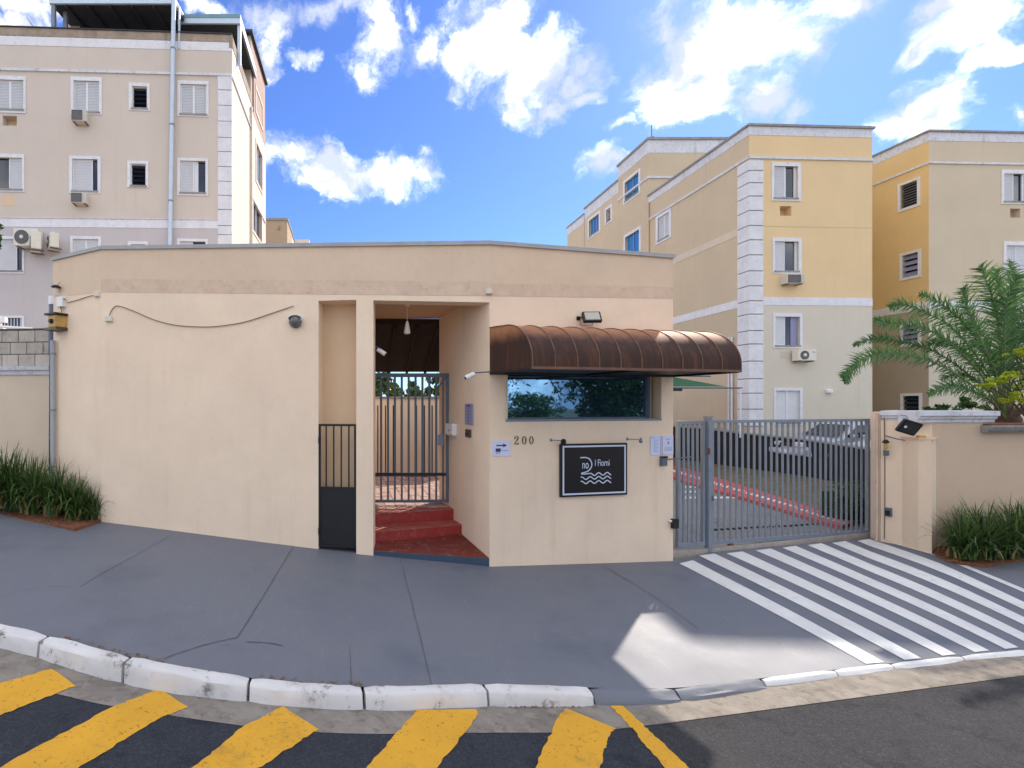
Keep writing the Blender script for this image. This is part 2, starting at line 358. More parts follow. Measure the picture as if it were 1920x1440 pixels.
# ------------------------------------------------------------------ mesh helpers
class MB:
    def __init__(s): s.v = []; s.f = []
    def add(s, vs, fs):
        k = len(s.v); s.v += [tuple(v) for v in vs]; s.f += [tuple(i + k for i in f) for f in fs]; return s
    def box(s, x0, y0, z0, x1, y1, z1):
        return s.add([(x0,y0,z0),(x1,y0,z0),(x1,y1,z0),(x0,y1,z0),(x0,y0,z1),(x1,y0,z1),(x1,y1,z1),(x0,y1,z1)],
                     [(0,3,2,1),(4,5,6,7),(0,1,5,4),(1,2,6,5),(2,3,7,6),(3,0,4,7)])
    def quad(s, a, b, c, d): return s.add([a, b, c, d], [(0, 1, 2, 3)])
    def prism(s, poly, z0, z1):
        """poly: XY points (anticlockwise); z0/z1 numbers or per-point lists"""
        n = len(poly); z0 = z0 if isinstance(z0, (list, tuple)) else [z0] * n; z1 = z1 if isinstance(z1, (list, tuple)) else [z1] * n
        vs = [(p[0], p[1], z) for p, z in zip(poly, z0)] + [(p[0], p[1], z) for p, z in zip(poly, z1)]
        return s.add(vs, [tuple(range(n))[::-1], tuple(range(n, 2 * n))] + [(i, (i + 1) % n, (i + 1) % n + n, i + n) for i in range(n)])
    def extr(s, prof, x0, x1):
        """profile in (y,z), swept along x"""
        n = len(prof); vs = [(x0, p[0], p[1]) for p in prof] + [(x1, p[0], p[1]) for p in prof]
        return s.add(vs, [tuple(range(n)), tuple(range(n, 2 * n))[::-1]] + [(i, i + n, (i + 1) % n + n, (i + 1) % n) for i in range(n)])
    def tube(s, pts, r, n=8, cap=True):
        pts = [Vector(p) for p in pts]; rs = r if isinstance(r, (list, tuple)) else [r] * len(pts)
        k = len(s.v); up = Vector((0, 0, 1))
        for i, p in enumerate(pts):
            t = (pts[min(i + 1, len(pts) - 1)] - pts[max(i - 1, 0)]).normalized()
            a = t.cross(up if abs(t.z) < .95 else Vector((1, 0, 0))).normalized(); b = t.cross(a).normalized()
            for j in range(n):
                w = 2 * math.pi * j / n; s.v.append(tuple(p + (a * math.cos(w) + b * math.sin(w)) * rs[i]))
        for i in range(len(pts) - 1):
            for j in range(n):
                s.f.append((k + i * n + j, k + i * n + (j + 1) % n, k + (i + 1) * n + (j + 1) % n, k + (i + 1) * n + j))
        if cap:
            s.f.append(tuple(k + j for j in range(n))[::-1]); s.f.append(tuple(k + (len(pts) - 1) * n + j for j in range(n)))
        return s
    def lathe(s, prof, c=(0, 0, 0), n=16, axis='z'):
        k = len(s.v)
        for (r, h) in prof:
            for j in range(n):
                w = 2 * math.pi * j / n; x, y = r * math.cos(w), r * math.sin(w)
                v = (x, y, h) if axis == 'z' else ((x, h, y) if axis == 'y' else (h, x, y))
                s.v.append((v[0] + c[0], v[1] + c[1], v[2] + c[2]))
        for i in range(len(prof) - 1):
            for j in range(n): s.f.append((k + i * n + j, k + i * n + (j + 1) % n, k + (i + 1) * n + (j + 1) % n, k + (i + 1) * n + j))
        s.f.append(tuple(k + j for j in range(n))); s.f.append(tuple(k + (len(prof) - 1) * n + j for j in range(n)))
        return s
    def xf(s, m):
        s.v = [tuple(m @ Vector(v)) for v in s.v]; return s
    def mesh(s, name, material, bevel=0, smooth=False, recalc=True):
        me = bpy.data.meshes.new(name); me.from_pydata(s.v, [], s.f)
        if recalc or bevel:
            bm = bmesh.new(); bm.from_mesh(me)
            bmesh.ops.recalc_face_normals(bm, faces=bm.faces)
            if bevel: bmesh.ops.bevel(bm, geom=[e for e in bm.edges if e.is_manifold and e.calc_face_angle(0) > .5], offset=bevel, segments=2, affect='EDGES', profile=.5)
            bm.to_mesh(me); bm.free()
        me.materials.append(material)
        if smooth:
            me.polygons.foreach_set('use_smooth', [True] * len(me.polygons))
            me.set_sharp_from_angle(angle=R(38))
        me.update(); return me

def thing(name, label, cat, loc=(0, 0, 0), rot=0, group=None):
    o = bpy.data.objects.new(name, None); col.objects.link(o); o.empty_display_size = .2
    o.location = loc; o.rotation_euler = (0, 0, rot); o['label'] = label; o['category'] = cat
    if group: o['group'] = group
    return o
def obj(name, me, parent=None, loc=(0, 0, 0), rot=(0, 0, 0)):
    o = bpy.data.objects.new(name, me); col.objects.link(o); o.location = loc; o.rotation_euler = rot
    if parent: o.parent = parent
    return o
def part(name, mb, m, parent, bevel=0, smooth=False, label=None, W=None):
    """W: mesh is written in wall W's frame (u, depth into wall, z); parent root is unrotated"""
    me = mb.mesh(name, m, bevel, smooth) if isinstance(mb, MB) else mb
    o = obj(name, me, parent)
    if W is not None:
        o.location = Vector((W.a.x, W.a.y, 0)) - parent.location; o.rotation_euler = (0, 0, W.ang)
    if label: o['label'] = label
    return o
def tag(o, label, cat, group=None):
    o['label'] = label; o['category'] = cat
    if group: o['group'] = group
    return o
def struct(name, mb, m, smooth=False, parent=None, bevel=0):
    o = obj(name, mb.mesh(name, m, bevel, smooth), parent)
    if parent is None: o['kind'] = 'structure'
    return o
def copy_tree(o, loc, rot=None, label=None):
    r = o.copy(); col.objects.link(r); r.location = loc
    if rot is not None: r.rotation_euler = rot
    if label: r['label'] = label
    for ch in list(o.children):
        c = ch.copy(); col.objects.link(c); c.parent = r
        for g in ch.children:
            e = g.copy(); col.objects.link(e); e.parent = c
    return r

def wall_sheet(mb, u0, u1, z0, z1, holes, reveal=.14, ztop=None, zcuts=()):
    """front face of a wall with real openings and their reveals; y grows into the wall"""
    us = sorted({u0, u1, *[h[0] for h in holes], *[h[2] for h in holes]}); zs = sorted({z0, z1, *zcuts, *[h[1] for h in holes], *[h[3] for h in holes]})
    us = [u for u in us if u0 <= u <= u1]; zs = [z for z in zs if z0 <= z <= z1]
    Z = lambda u, z: ztop(u) if (ztop and z == z1) else z
    for a, b in zip(us, us[1:]):
        for c, d in zip(zs, zs[1:]):
            um, zm = (a + b) / 2, (c + d) / 2
            if any(h[0] < um < h[2] and h[1] < zm < h[3] for h in holes): continue
            mb.quad((a, 0, Z(a, c)), (b, 0, Z(b, c)), (b, 0, Z(b, d)), (a, 0, Z(a, d)))
    for (a, c, b, d, *rv) in holes:
        y = rv[0] if rv else reveal
        mb.quad((a, 0, c), (a, y, c), (a, y, d), (a, 0, d)); mb.quad((b, 0, c), (b, 0, d), (b, y, d), (b, y, c))
        mb.quad((a, 0, c), (b, 0, c), (b, y, c), (a, y, c)); mb.quad((a, 0, d), (a, y, d), (b, y, d), (b, 0, d))
    return mb
def ring(mb, r, R_, y0, y1):
    """rectangular frame between inner rect r and outer rect R_ (u0,z0,u1,z1)"""
    a, c, b, d = r; A, C, B_, D = R_
    mb.box(A, y0, C, a, y1, D); mb.box(b, y0, C, B_, y1, D); mb.box(a, y0, C, b, y1, c); mb.box(a, y0, d, b, y1, D); return mb
def shutter_mesh(u0, z0, u1, z1, y):
    mb = MB(); b = .035; ring(mb, (u0 + b, z0 + b, u1 - b, z1 - b), (u0, z0, u1, z1), y - .02, y + .02)
    n = max(8, int((z1 - z0) / .055)); h = (z1 - z0 - 2 * b) / n
    for i in range(n):
        z = z0 + b + i * h
        mb.add([(u0 + b, y - .012, z), (u1 - b, y - .012, z), (u1 - b, y + .012, z + h * 1.15), (u0 + b, y + .012, z + h * 1.15)], [(0, 1, 2, 3)])
    return mb
def window(root, W, outer, opening, leaves, holes, glass='darkglass', louvre=False, trim='trim', grid=None):
    o = W.rect(*outer); r = W.rect(*opening); holes.append(r)
    mb = ring(MB(), r, o, -.03, .02)
    w = part('window', mb, M[trim], root, W=W)
    u0, z0, u1, z1 = r
    part('sill', MB().box(u0 - .03, -.05, z0 - .045, u1 + .03, .13, z0 + .012), M['coping2'], w)
    part('room', MB().box(u0, .135, z0, u1, .16, z1), M['void'], w)
    if louvre:
        n = louvre
        for i in range(n):
            z = z0 + (z1 - z0) * (i + .1) / n; h = (z1 - z0) / n * .72
            part('slat', MB().add([(u0+.03,.03,z),(u1-.03,.03,z),(u1-.03,.10,z+h),(u0+.03,.10,z+h),(u0+.03,.045,z),(u1-.03,.045,z),(u1-.03,.115,z+h),(u0+.03,.115,z+h)],
                 [(0,1,2,3),(7,6,5,4),(0,4,5,1),(3,2,6,7),(0,3,7,4),(1,5,6,2)]), M[glass], w)
        part('window_frame', ring(MB(), (u0+.03, z0+.03, u1-.03, z1-.03), (u0, z0, u1, z1), .02, .12), M['frame'], w)
        return w
    for (a, b, kind) in leaves:
        ua, ub = u0 + (u1 - u0) * a, u0 + (u1 - u0) * b
        if kind == 's': part('shutter', shutter_mesh(ua, z0, ub, z1, .05), M['shutter'], w)
        elif kind == 'g': part('pane', MB().box(ua, .085, z0, ub, .10, z1), M[glass], w)
        elif kind == 'f': part('window_frame', MB().box(ua, .05, z0, ub, .09, z1), M['frame'], w)
        elif kind == 'c': part('pane', MB().box(ua, .07, z0, ub, .08, z1), M['intercom'], w)
    return w
def panel_ac(name, label, W, px, big=True, n=.0, flip=False):
    """window air conditioner box poking out of the wall"""
    x0, y0, x1, y1 = px; u0, z0, u1, z1 = W.rect(*px); w = u1 - u0; h = z1 - z0
    t = thing(name, label, 'air conditioner', W.w((u0 + u1) / 2, z0, 0), W.ang, 'boxy air conditioners in the building walls')
    D = .30
    part('casing', MB().box(-w/2, -D, 0, w/2, .05, h), M['acbody'], t, bevel=.012)
    part('grille', ring(MB().box(-w*.42, -D-.012, h*.12, w*.2, -D-.004, h*.86), (-w*.42, h*.12, w*.2, h*.86), (-w*.46, h*.08, w*.24, h*.92), -D-.02, -D-.002), M['acgrille'], t)
    for i in range(5):
        z = h * (.18 + i * .15); part('louvre', MB().box(w*.26, -D-.012, z, w*.45, -D-.003, z + h*.07), M['acbody'], t)
    part('bracket', MB().box(-w*.4, -D*.9, -.03, -w*.34, .02, -.001).box(w*.34, -D*.9, -.03, w*.4, .02, -.001), M['acgrille'], t)
    return t
def split_ac(label, loc, rot, w=.85, h=.6, dd=.32, group='outdoor air conditioner units'):
    t = thing('air_conditioner', label, 'air conditioner', loc, rot, group)
    part('casing', MB().box(-w/2, -dd, 0, w/2, 0, h), M['offwhite'], t, bevel=.02)
    cx = -w * .16; r = h * .40
    f = part('fan_grille', MB().lathe([(r, 0), (r, -.015), (r*.94, -.02), (r*.90, -.012), (.0, -.012)], (cx, -dd - .002, h/2), 24, 'y'), M['acgrille'], t)
    mb = MB()
    for i in range(12):
        a = 2 * math.pi * i / 12; mb.tube([(cx + .05*math.cos(a), -dd-.02, h/2 + .05*math.sin(a)), (cx + r*.95*math.cos(a), -dd-.02, h/2 + r*.95*math.sin(a))], .004, 4)
    part('fan_hub', MB().lathe([(.06, 0), (.06, -.02), (.02, -.03)], (cx, -dd - .012, h/2), 12, 'y'), M['offwhite'], f)
    part('grille_wires', mb, M['greymetal'], f)
    part('badge', MB().box(w*.30, -dd-.006, h*.72, w*.42, -dd-.001, h*.82), M['blueink'], t)
    part('bracket', MB().box(-w*.35, -dd, -.04, -w*.30, .10, -.001).box(w*.30, -dd, -.04, w*.35, .10, -.001), M['acgrille'], t)
    return t


# ================================================================== GROUND
def catmull(pts, n=8):
    out = []; q = [pts[0]] + list(pts) + [pts[-1]]
    for i in range(1, len(q) - 2):
        p0, p1, p2, p3 = q[i-1], q[i], q[i+1], q[i+2]
        for k in range(n):
            t = k / n
            out.append(p1 * 1 + (p2 - p0) * (.5 * t) + (p0 * 2 - p1 * 5 + p2 * 4 - p3) * (.5 * t * t) + (p1 * 3 - p0 - p2 * 3 + p3) * (.5 * t ** 3))
    out.append(pts[-1].copy()); return out
# back-top edge of the kerb and the line where the pavement meets walls and beds
KPX = [(-900,1030,.9),(-400,1100,.50),(0,1172,.30),(250,1233,.20),(470,1271,.07),(680,1288,-.04),(900,1284,-.14),(1100,1289,-.22),(1260,1290,-.27),(1425,1272,-.31),(1650,1246,-.36),(1920,1218,-.41),(2300,1185,-.45),(3200,1130,-.52)]
WPX = [(-900,905,1.35),(-300,940,.85),(0,961,.62),(90,976,.53),(187,980,.46),(430,1006.5,.27),(668,1031.5,.10),(918,1063,-.02),(1262,1054,-.14),(1330,1036,-.13),(1632,1010,-.11),(1748,1040,-.10),(1920,1054,-.12),(2900,1056,-.2)]
KP = [PZ(*p) for p in KPX]; WP = [PZ(*p) for p in WPX]
NS = 8
KC = catmull(KP, NS)
WC = []
for a, b in zip(WP, WP[1:]): WC += [a.lerp(b, k / NS) for k in range(NS)]
WC.append(WP[-1])
assert len(KC) == len(WC)
NV = 40
def build_pavement():
    mb = MB(); n = len(KC)
    for i in range(n):
        for j in range(NV + 1):
            t = j / NV; mb.v.append(tuple(KC[i].lerp(WC[i], t)))
        inside_gate = 8 * NS < i < 10 * NS + 1
        e = WC[i] + (WC[i] - KC[i]).normalized() * (.02 if inside_gate else .30); e.z = WC[i].z
        mb.v.append(tuple(e))
    m = NV + 2
    for i in range(n - 1):
        for j in range(m - 1): mb.f.append((i*m+j, (i+1)*m+j, (i+1)*m+j+1, i*m+j+1))
    return mb
pmb = build_pavement()
PB = BVHTree.FromPolygons([Vector(v) for v in pmb.v], pmb.f)
pavement = struct('pavement', pmb, M['pave'], smooth=True)
def hit_bvh(B, px, py):
    d = P(px, py) - Vector((0, 0, EYE)); h = B.ray_cast(Vector((0, 0, EYE)), d); return h[0]
def zof(B, x, y, dflt=0):
    h = B.ray_cast(Vector((x, y, 20)), Vector((0, 0, -1))); return h[0].z if h[0] else dflt

# road ---------------------------------------------------------------
ZR = [(-200,2.4),(-60,2.0),(-30,1.7),(-10,.62),(-6.4,.36),(-3.4,.165),(-.9,-.065),(.09,-.175),(1.1,-.275),(2.2,-.335),(3.0,-.345),(4.1,-.368),(7.7,-.440),(12,-.60),(30,-1.0),(60,-1.6),(200,-3)]
def zr(x):
    return float(np.interp(x, [a for a, b in ZR], [b for a, b in ZR]))
def zr_s(x): return (zr(x - .5) + zr(x) + zr(x + .5)) / 3
xs = [-60,-30,-20,-14] + [i * .5 for i in range(-20, 25)] + [14,20,30,60]
ys = [-60,-30,-14,-8,-4,-2,0] + [i * .5 for i in range(1, 15)]
rmb = MB()
for x in xs:
    for y in ys: rmb.v.append((x, y, zr_s(x)))
m_ = len(ys)
for i in range(len(xs) - 1):
    for j in range(m_ - 1): rmb.f.append((i*m_+j, (i+1)*m_+j, (i+1)*m_+j+1, i*m_+j+1))
RB = BVHTree.FromPolygons([Vector(v) for v in rmb.v], rmb.f)
road = struct('road', rmb, M['asphalt'], smooth=True)
ground = struct('ground', MB().quad((-900,-900,-3.4), (900,-900,-3.4), (900,900,-3.4), (-900,900,-3.4)), M['earth'])
terr = MB().quad((-120,7.2,-.62), (120,7.2,-.62), (160,400,-.62), (-160,400,-.62))
struct('terrain', terr, mat('pale_yard_ground', (.42, .36, .30), .9, .2, .8))
farz = lambda x: zr_s(x) + .13
fmb = MB()
for x in xs: fmb.v += [(x, -3.6, farz(x) - .3), (x, -3.6, farz(x)), (x, -6.2, farz(x) + .02), (x, -60, farz(x) + .05)]
for i in range(len(xs) - 1):
    for j in range(3): fmb.f.append((4*i+j, 4*i+4+j, 4*i+5+j, 4*i+1+j))
struct('far_pavement', fmb, mat('pale_far_pavement', (.46, .41, .36), .85, .12, 1.2, .3, 40))  # far side kept pale to bounce light onto the gatehouse

def drape(poly_px, B, off, zf):
    """polygon given along two sides [(left pts),(right pts)] draped on a surface"""
    mb = MB(); L_, R2 = poly_px; rows = []
    for a, b in zip(L_, R2):
        pa, pb = a, b; rows.append([pa.lerp(pb, t / 4) for t in range(5)])
    for r in rows:
        for p in r: mb.v.append((p.x, p.y, zf(p.x, p.y) + off))
    for i in range(len(rows) - 1):
        for j in range(4): mb.f.append((i*5+j, i*5+j+1, (i+1)*5+j+1, (i+1)*5+j))
    return mb
def seg(a, b, n): return [a.lerp(b, k / n) for k in range(n + 1)]
def poly_line(pts, n):
    out = []
    for a, b in zip(pts, pts[1:]): out += seg(a, b, n)[:-1]
    return out + [pts[-1]]
def road_px(px, py):
    z = -.2
    for _ in range(30): p = PZ(px, py, z); z = .5 * z + .5 * zr_s(p.x)
    return PZ(px, py, z)
# gutter of light concrete between kerb and asphalt
GIN = [(-700,1100),(-400,1140),(0,1222),(105,1240),(240,1270),(465,1307),(675,1325),(905,1326),(1100,1318),(1260,1301),(1425,1284),(1650,1258),(1920,1230),(2300,1198),(3000,1150)]
GOUT = [(-700,1150),(-400,1205),(0,1285),(105,1302),(210,1325),(450,1361),(640,1376),(890,1375),(1100,1372),(1230,1359),(1420,1334),(1650,1303),(1920,1267),(2300,1222),(3000,1162)]
gi = [road_px(x, y - 14) for x, y in GIN]; go = [road_px(x, y) for x, y in GOUT]
gi = catmull(gi, 6); go = catmull(go, 6)
struct('gutter', drape((go, gi), RB, .005, lambda x, y: zr_s(x)), M['gutter'], smooth=True)
# blackened asphalt under the yellow hatching
bl_in = [road_px(x, y + 1) for x, y in [(-700,1150),(-400,1205),(0,1285),(105,1302),(210,1325),(450,1361),(640,1376),(890,1375),(1100,1372),(1195,1366)]]
bl_out = [road_px(x, y) for x, y in [(-900,1700),(-500,1750),(0,1800),(200,1800),(400,1800),(600,1800),(800,1800),(1000,1800),(1200,1800),(1640,1800)]]
bi, bo = catmull(bl_in, 4), catmull(bl_out, 4)
mbk = MB(); NB = 12
for a, b in zip(bi, bo):
    for k in range(NB + 1):
        p = a.lerp(b, k / NB); mbk.v.append((p.x, p.y, zr_s(p.x) + .004))
for i in range(len(bi) - 1):
    for j in range(NB): q = NB + 1; mbk.f.append((i*q+j, i*q+j+1, (i+1)*q+j+1, (i+1)*q+j))
struct('blackened_asphalt', mbk, M['asphaltdark'], smooth=True)
# yellow hatching: (left edge px), (right edge px), kerb end first
YEL = [([(98,1255),(0,1283),(-200,1345)], [(142,1288),(0,1343),(-170,1412)]),
       ([(300,1293),(205,1330),(0,1441),(-260,1590)], [(352,1329),(300,1348),(150,1440),(-80,1590)]),
       ([(530,1327),(455,1366),(365,1440),(160,1610)], [(597,1369),(490,1440),(455,1464),(240,1620)]),
       ([(783,1333),(772,1345),(690,1440),(560,1600)], [(893,1332),(897,1342),(820,1440),(700,1600)]),
       ([(1062,1330),(1045,1348),(1005,1440),(940,1600)], [(1153,1367),(1140,1385),(1125,1440),(1080,1600)]),
       ([(1145,1325),(1185,1368),(1245,1440),(1370,1600)], [(1168,1325),(1213,1368),(1292,1440),(1440,1600)])]
for Lp, Rp in YEL:
    k = min(len(Lp), len(Rp)); a = [road_px(*p) for p in Lp[:k]]; b = [road_px(*p) for p in Rp[:k]]
    mb = drape((poly_line(a, 14), poly_line(b, 14)), RB, .010, lambda x, y: zr_s(x))
    # slightly ragged paint edge
    q = 5
    for i in range(len(mb.v)):
        if i % q in (0, 4):
            v = mb.v[i]; mb.v[i] = (v[0] + random.uniform(-.010, .010), v[1] + random.uniform(-.010, .010), v[2])
    o = obj('yellow_stripe', mb.mesh('yellow_stripe', M['yellow']), road)

# kerb stones ---------------------------------------------------------
kerb = bpy.data.objects.new('kerb', None); col.objects.link(kerb); kerb['kind'] = 'structure'
kpx = [(CX + p.x / p.y * F) for p in KC]
def kat(px):
    for i in range(len(KC) - 1):
        if kpx[i] <= px <= kpx[i + 1]:
            t = (px - kpx[i]) / (kpx[i + 1] - kpx[i]); return KC[i].lerp(KC[i + 1], t)
def kerbstone(x0, x1, w, top, m, low=False, rough=.006, slope=0):
    n = max(6, int((x1 - x0) / 22)); pts = [kat(x0 + (x1 - x0) * k / n) for k in range(n + 1)]
    mb = MB(); prof_n = 9
    for i, p in enumerate(pts):
        t = (pts[min(i+1, n)] - pts[max(i-1, 0)]); t = Vector((t.x, t.y)).normalized(); nn = Vector((t.y, -t.x))
        end = min(i, n - i); inset = .012 if end == 0 else 0
        zg = zr_s(p.x + nn.x * w) - .03
        zt = p.z + top
        if slope: prof = [(0, zt-.2), (0, zt), (w*.15, zt-.002), (w*.35, zt - .012), (w*.60, zt-.032), (w*.8, (zt+zg)/2+.008), (w*.93, (zt+zg)/2 - .02), (w, zg), (w*.5, zg - .1)]
        else:
            r = .022
            prof = [(0, zt-.25), (0, zt-.004), (.006, zt), (w-r*1.3, zt-.003), (w-r*.35, zt-.012), (w+.004, zt-r*1.4), (w+.014, (zt+zg)/2), (w+.02, zg), (w*.5, zg-.1)]
        for j, (d, z) in enumerate(prof):
            q = rough if 1 <= j <= 7 else 0
            d2 = d; z2 = z
            if end == 0 and 1 <= j <= 7: d2 = d - (.012 if j > 3 else 0); z2 = z - inset
            q3 = Vector((p.x, p.y)) + nn * (d2 + random.uniform(-q, q) + .0)
            if end == 0: q3 += t * (.008 if i == 0 else -.008)
            mb.v.append((q3.x, q3.y, z2 + random.uniform(-q, q) * .8))
    for i in range(n):
        for j in range(prof_n): mb.f.append((i*prof_n+j, i*prof_n+(j+1) % prof_n, (i+1)*prof_n+(j+1) % prof_n, (i+1)*prof_n+j))
    mb.f.append(tuple(range(prof_n))); mb.f.append(tuple(n*prof_n + j for j in range(prof_n))[::-1])
    return obj('kerbstone', mb.mesh('kerbstone', m, smooth=True), kerb)
edges = [-860,-640,-400,-240,-90,92,246,470,679,906,1103]
for a, b in zip(edges, edges[1:]): kerbstone(a + 1, b - 1, .115, .012, M['kerbwhite'])
kerbstone(1104, 1262, .13, .002, M['pave'], rough=.008, slope=1); kerbstone(1263, 1424, .12, .002, M['pave'], rough=.008, slope=1)
le = [1426,1562,1668,1800,1930,2100,2300,2600]
for a, b in zip(le, le[1:]): kerbstone(a + .3, b - .3, .055, .006, M['stripe'], rough=.0025)

# dark gap filler: crushed leaves behind the kerb
mb = MB()
for k in range(150):
    px = random.choice([random.uniform(105, 310), random.uniform(470, 680), random.uniform(920, 1300)]); p = kat(px); 
    if px > 900: 
        g = road_px(px, 1327 if px < 1100 else 1315 - (px-1100)*.085); c = Vector((g.x, g.y, zr_s(g.x) + .012))
    else: c = p + Vector((random.uniform(-.03, .05), random.uniform(0, .06), .008))
    a = random.uniform(0, 6.28); s = random.uniform(.006, .018)
    u = Vector((math.cos(a), math.sin(a), random.uniform(-.2, .4))) * s; v = Vector((-math.sin(a), math.cos(a), 0)) * s * .5
    mb.quad(c - u - v, c + u - v, c + u + v, c - u + v)
lf = obj('leaf_litter', mb.mesh('leaf_litter', mat('dry_leaf', (.20, .11, .05), .9, .4, 30), recalc=False)); lf['kind'] = 'stuff'; tag(lf, 'dry brown leaf litter caught along the white kerb', 'leaf litter')

# joints and cracks in the pavement
def crack(pxs, w=.007, name='joint'):
    pts = [hit_bvh(PB, *p) for p in pxs]; pts = [p for p in pts if p]
    if name == 'joint': pts = poly_line(pts, 6)
    else: pts = catmull(pts, 7)
    mb = MB(); k = 0
    for i, p in enumerate(pts):
        t = pts[min(i+1, len(pts)-1)] - pts[max(i-1, 0)]; t = Vector((t.x, t.y)).normalized(); n = Vector((t.y, -t.x)) * w * random.uniform(.3, .7)
        for s in (1, -1):
            x, y = p.x + n.x * s, p.y + n.y * s; mb.v.append((x, y, zof(PB, x, y) + .0065))
    for i in range(len(pts) - 1): mb.f.append((2*i, 2*i+1, 2*i+3, 2*i+2))
    obj(name, mb.mesh(name, M['crackm']), pavement)
M['crackm'] = mat('dark_pavement_crack', (.095, .098, .108), .95, .3, 20)
crack([(549,1026),(445,1196)]); crack([(445,1196),(390,1208),(345,1222),(306,1236)], .010, 'crack')
crack([(463,1204),(500,1206),(530,1211)], .012, 'crack')
crack([(322,1004),(262,1037),(205,1068),(150,1101)], .006, 'crack')
crack([(750,1046),(769,1118),(787,1190),(809,1284)], .008); crack([(656,1213),(659,1286)], .006)
crack([(1130,1061),(1220,1115),(1310,1180),(1424,1280)], .008, 'crack')
crack([(140,1100),(70,1103),(0,1120)], .004, 'crack')

# driveway stripes
FAR = [(1268,1292,1045),(1310,1340,1041),(1362,1392,1037),(1417,1445,1031.5),(1467,1492,1026.5),(1514,1540,1021.5),(1560,1585,1017.5),(1607,1630,1013.5)]
NEAR = [(1624,1658,1245.5),(1696,1728,1238),(1767,1793,1230.5),(1828,1855,1223.5),(1885,1910,1217.5),(1938,1962,1212),(1990,2013,1206),(2040,2063,1201)]
for i, ((a, b, y), (c, d, y2)) in enumerate(zip(FAR, NEAR)):
    if i == 0: L0 = [hit_bvh(PB, 1274, 1057), hit_bvh(PB, c, y2)]; R0 = [hit_bvh(PB, 1299, 1051), hit_bvh(PB, d, y2 - 3)]
    else: L0 = [hit_bvh(PB, a, y + 1), hit_bvh(PB, c, y2)]; R0 = [hit_bvh(PB, b, y - 2.5), hit_bvh(PB, d, y2 - 3)]
    if None in L0 or None in R0: continue
    mb = drape((seg(*L0, 60), seg(*R0, 60)), PB, .006, lambda x, y: zof(PB, x, y, -9))
    if min(v[2] for v in mb.v) < -2: continue
    obj('painted_stripe', mb.mesh('painted_stripe', M['stripe']), pavement)
L0 = [hit_bvh(PB, 1672, 1019), hit_bvh(PB, 2050, 1168)]; R0 = [hit_bvh(PB, 1680, 1019), hit_bvh(PB, 2070, 1168)]
obj('painted_line', drape((seg(*L0, 60), seg(*R0, 60)), PB, .006, lambda x, y: zof(PB, x, y)).mesh('painted_line', M['stripe']), pavement)

# soil beds ------------------------------------------------------------
def flatpoly(pts): return MB().prism([(p.x, p.y) for p in pts], [p.z - .35 for p in pts], [p.z for p in pts])
bedl = [PZ(-900,905,1.36), PZ(-300,941,.86), PZ(0,964,.62), PZ(90,982,.535), PZ(140,991,.505), PZ(187,978,.48)]
bk = [P(190, CY, 9.0), P(90, CY, 9.8), P(0, CY, 10.6), P(-300, CY, 11.2), P(-900, CY, 13)]
bb = [Vector((p.x, p.y, z)) for p, z in zip(bk, (.50, .58, .70, .95, 1.5))]
struct('soil_bed', flatpoly([Vector((p.x, p.y, p.z + .006)) for p in bedl] + bb), M['soil'])
bedr = [PZ(1747,1039,-.10), PZ(1760,1044,-.10), PZ(1774,1049,-.10), PZ(1800,1055,-.105), PZ(1822,1056,-.105), PZ(1844,1059,-.11), PZ(1880,1055,-.11), PZ(1925,1051,-.11), PZ(2600,1040,-.11)]
bb = [P(2600, CY, 9.9), P(1746, CY, 9.5)]
struct('soil_bed', flatpoly([Vector((p.x, p.y, max(zof(PB, p.x, p.y, p.z), p.z) + .008)) for p in bedr] + [Vector((p.x, p.y, -.05)) for p in bb]), M['soil'])

# ================================================================== GATEHOUSE
pA, pB_, pC, pD = P(100, CY, 9.55), P(190, CY, 8.9), P(918, CY, 8.0), P(1262, CY, 8.7)
WA = Wall(pA, pB_); WL = Wall(pB_, pC); WR = Wall(pC, pD)
gh = thing('gatehouse', 'cream plastered flat roofed gatehouse with stepped passage, guard window and peach parapet', 'gatehouse', (0, 8.4, 0))
# parapet line heights
def zl(u, W, zs): return lambda u: zs[0] + (zs[1] - zs[0]) * u / W.len
zA_line, zB_line, zC_line, zD_line = 4.33, 4.287, 4.04, 4.14
zA_top, zB_top, zC_top, zD_top = 5.02, 5.03, 4.84, 4.83
lnA, tpA = zl(0, WA, (zA_line, zB_line)), zl(0, WA, (zA_top, zB_top))
lnL, tpL = zl(0, WL, (zB_line, zC_line)), zl(0, WL, (zB_top, zC_top))
lnR, tpR = zl(0, WR, (zC_line, zD_line)), zl(0, WR, (zC_top, zD_top))
uN0 = WL.hit(597, 800)[0]; uN1 = WL.hit(668, 800)[0]; uP0 = WL.hit(700, 800)[0]; uP1 = WL.len
zN = WL.hit(632, 563)[1]; zP0 = WL.hit(700, 563)[1]; zP1 = WL.hit(915, 567)[1]
# left wing
part('wall', wall_sheet(MB(), 0, WA.len, -.8, 4.3, [], ztop=lnA), M['cream'], gh, W=WA)
ndepth = .38
mb = MB(); wall_sheet(mb, 0, uP0, -.8, 4.2, [(uN0, -.8, uN1, zN, ndepth)], ztop=lnL)
mb.quad((uP0, 0, zP0), (uP1, 0, zP1), (uP1, 0, lnL(uP1)), (uP0, 0, lnL(uP0)))
mb.quad((uP0, 0, -.8), (uP0, 0, lnL(uP0)), (uP0, .3, lnL(uP0)), (uP0, .3, -.8))
mb.quad((uP0, 0, zP0), (uP0, .3, zP0), (uP1, .3, zP1), (uP1, 0, zP1))
part('wall', mb, M['cream'], gh, W=WL)
part('niche_back', MB().box(uN0 - .02, ndepth, -.8, uN1 + .02, ndepth + .05, zN + .02), M['niche'], gh, W=WL)
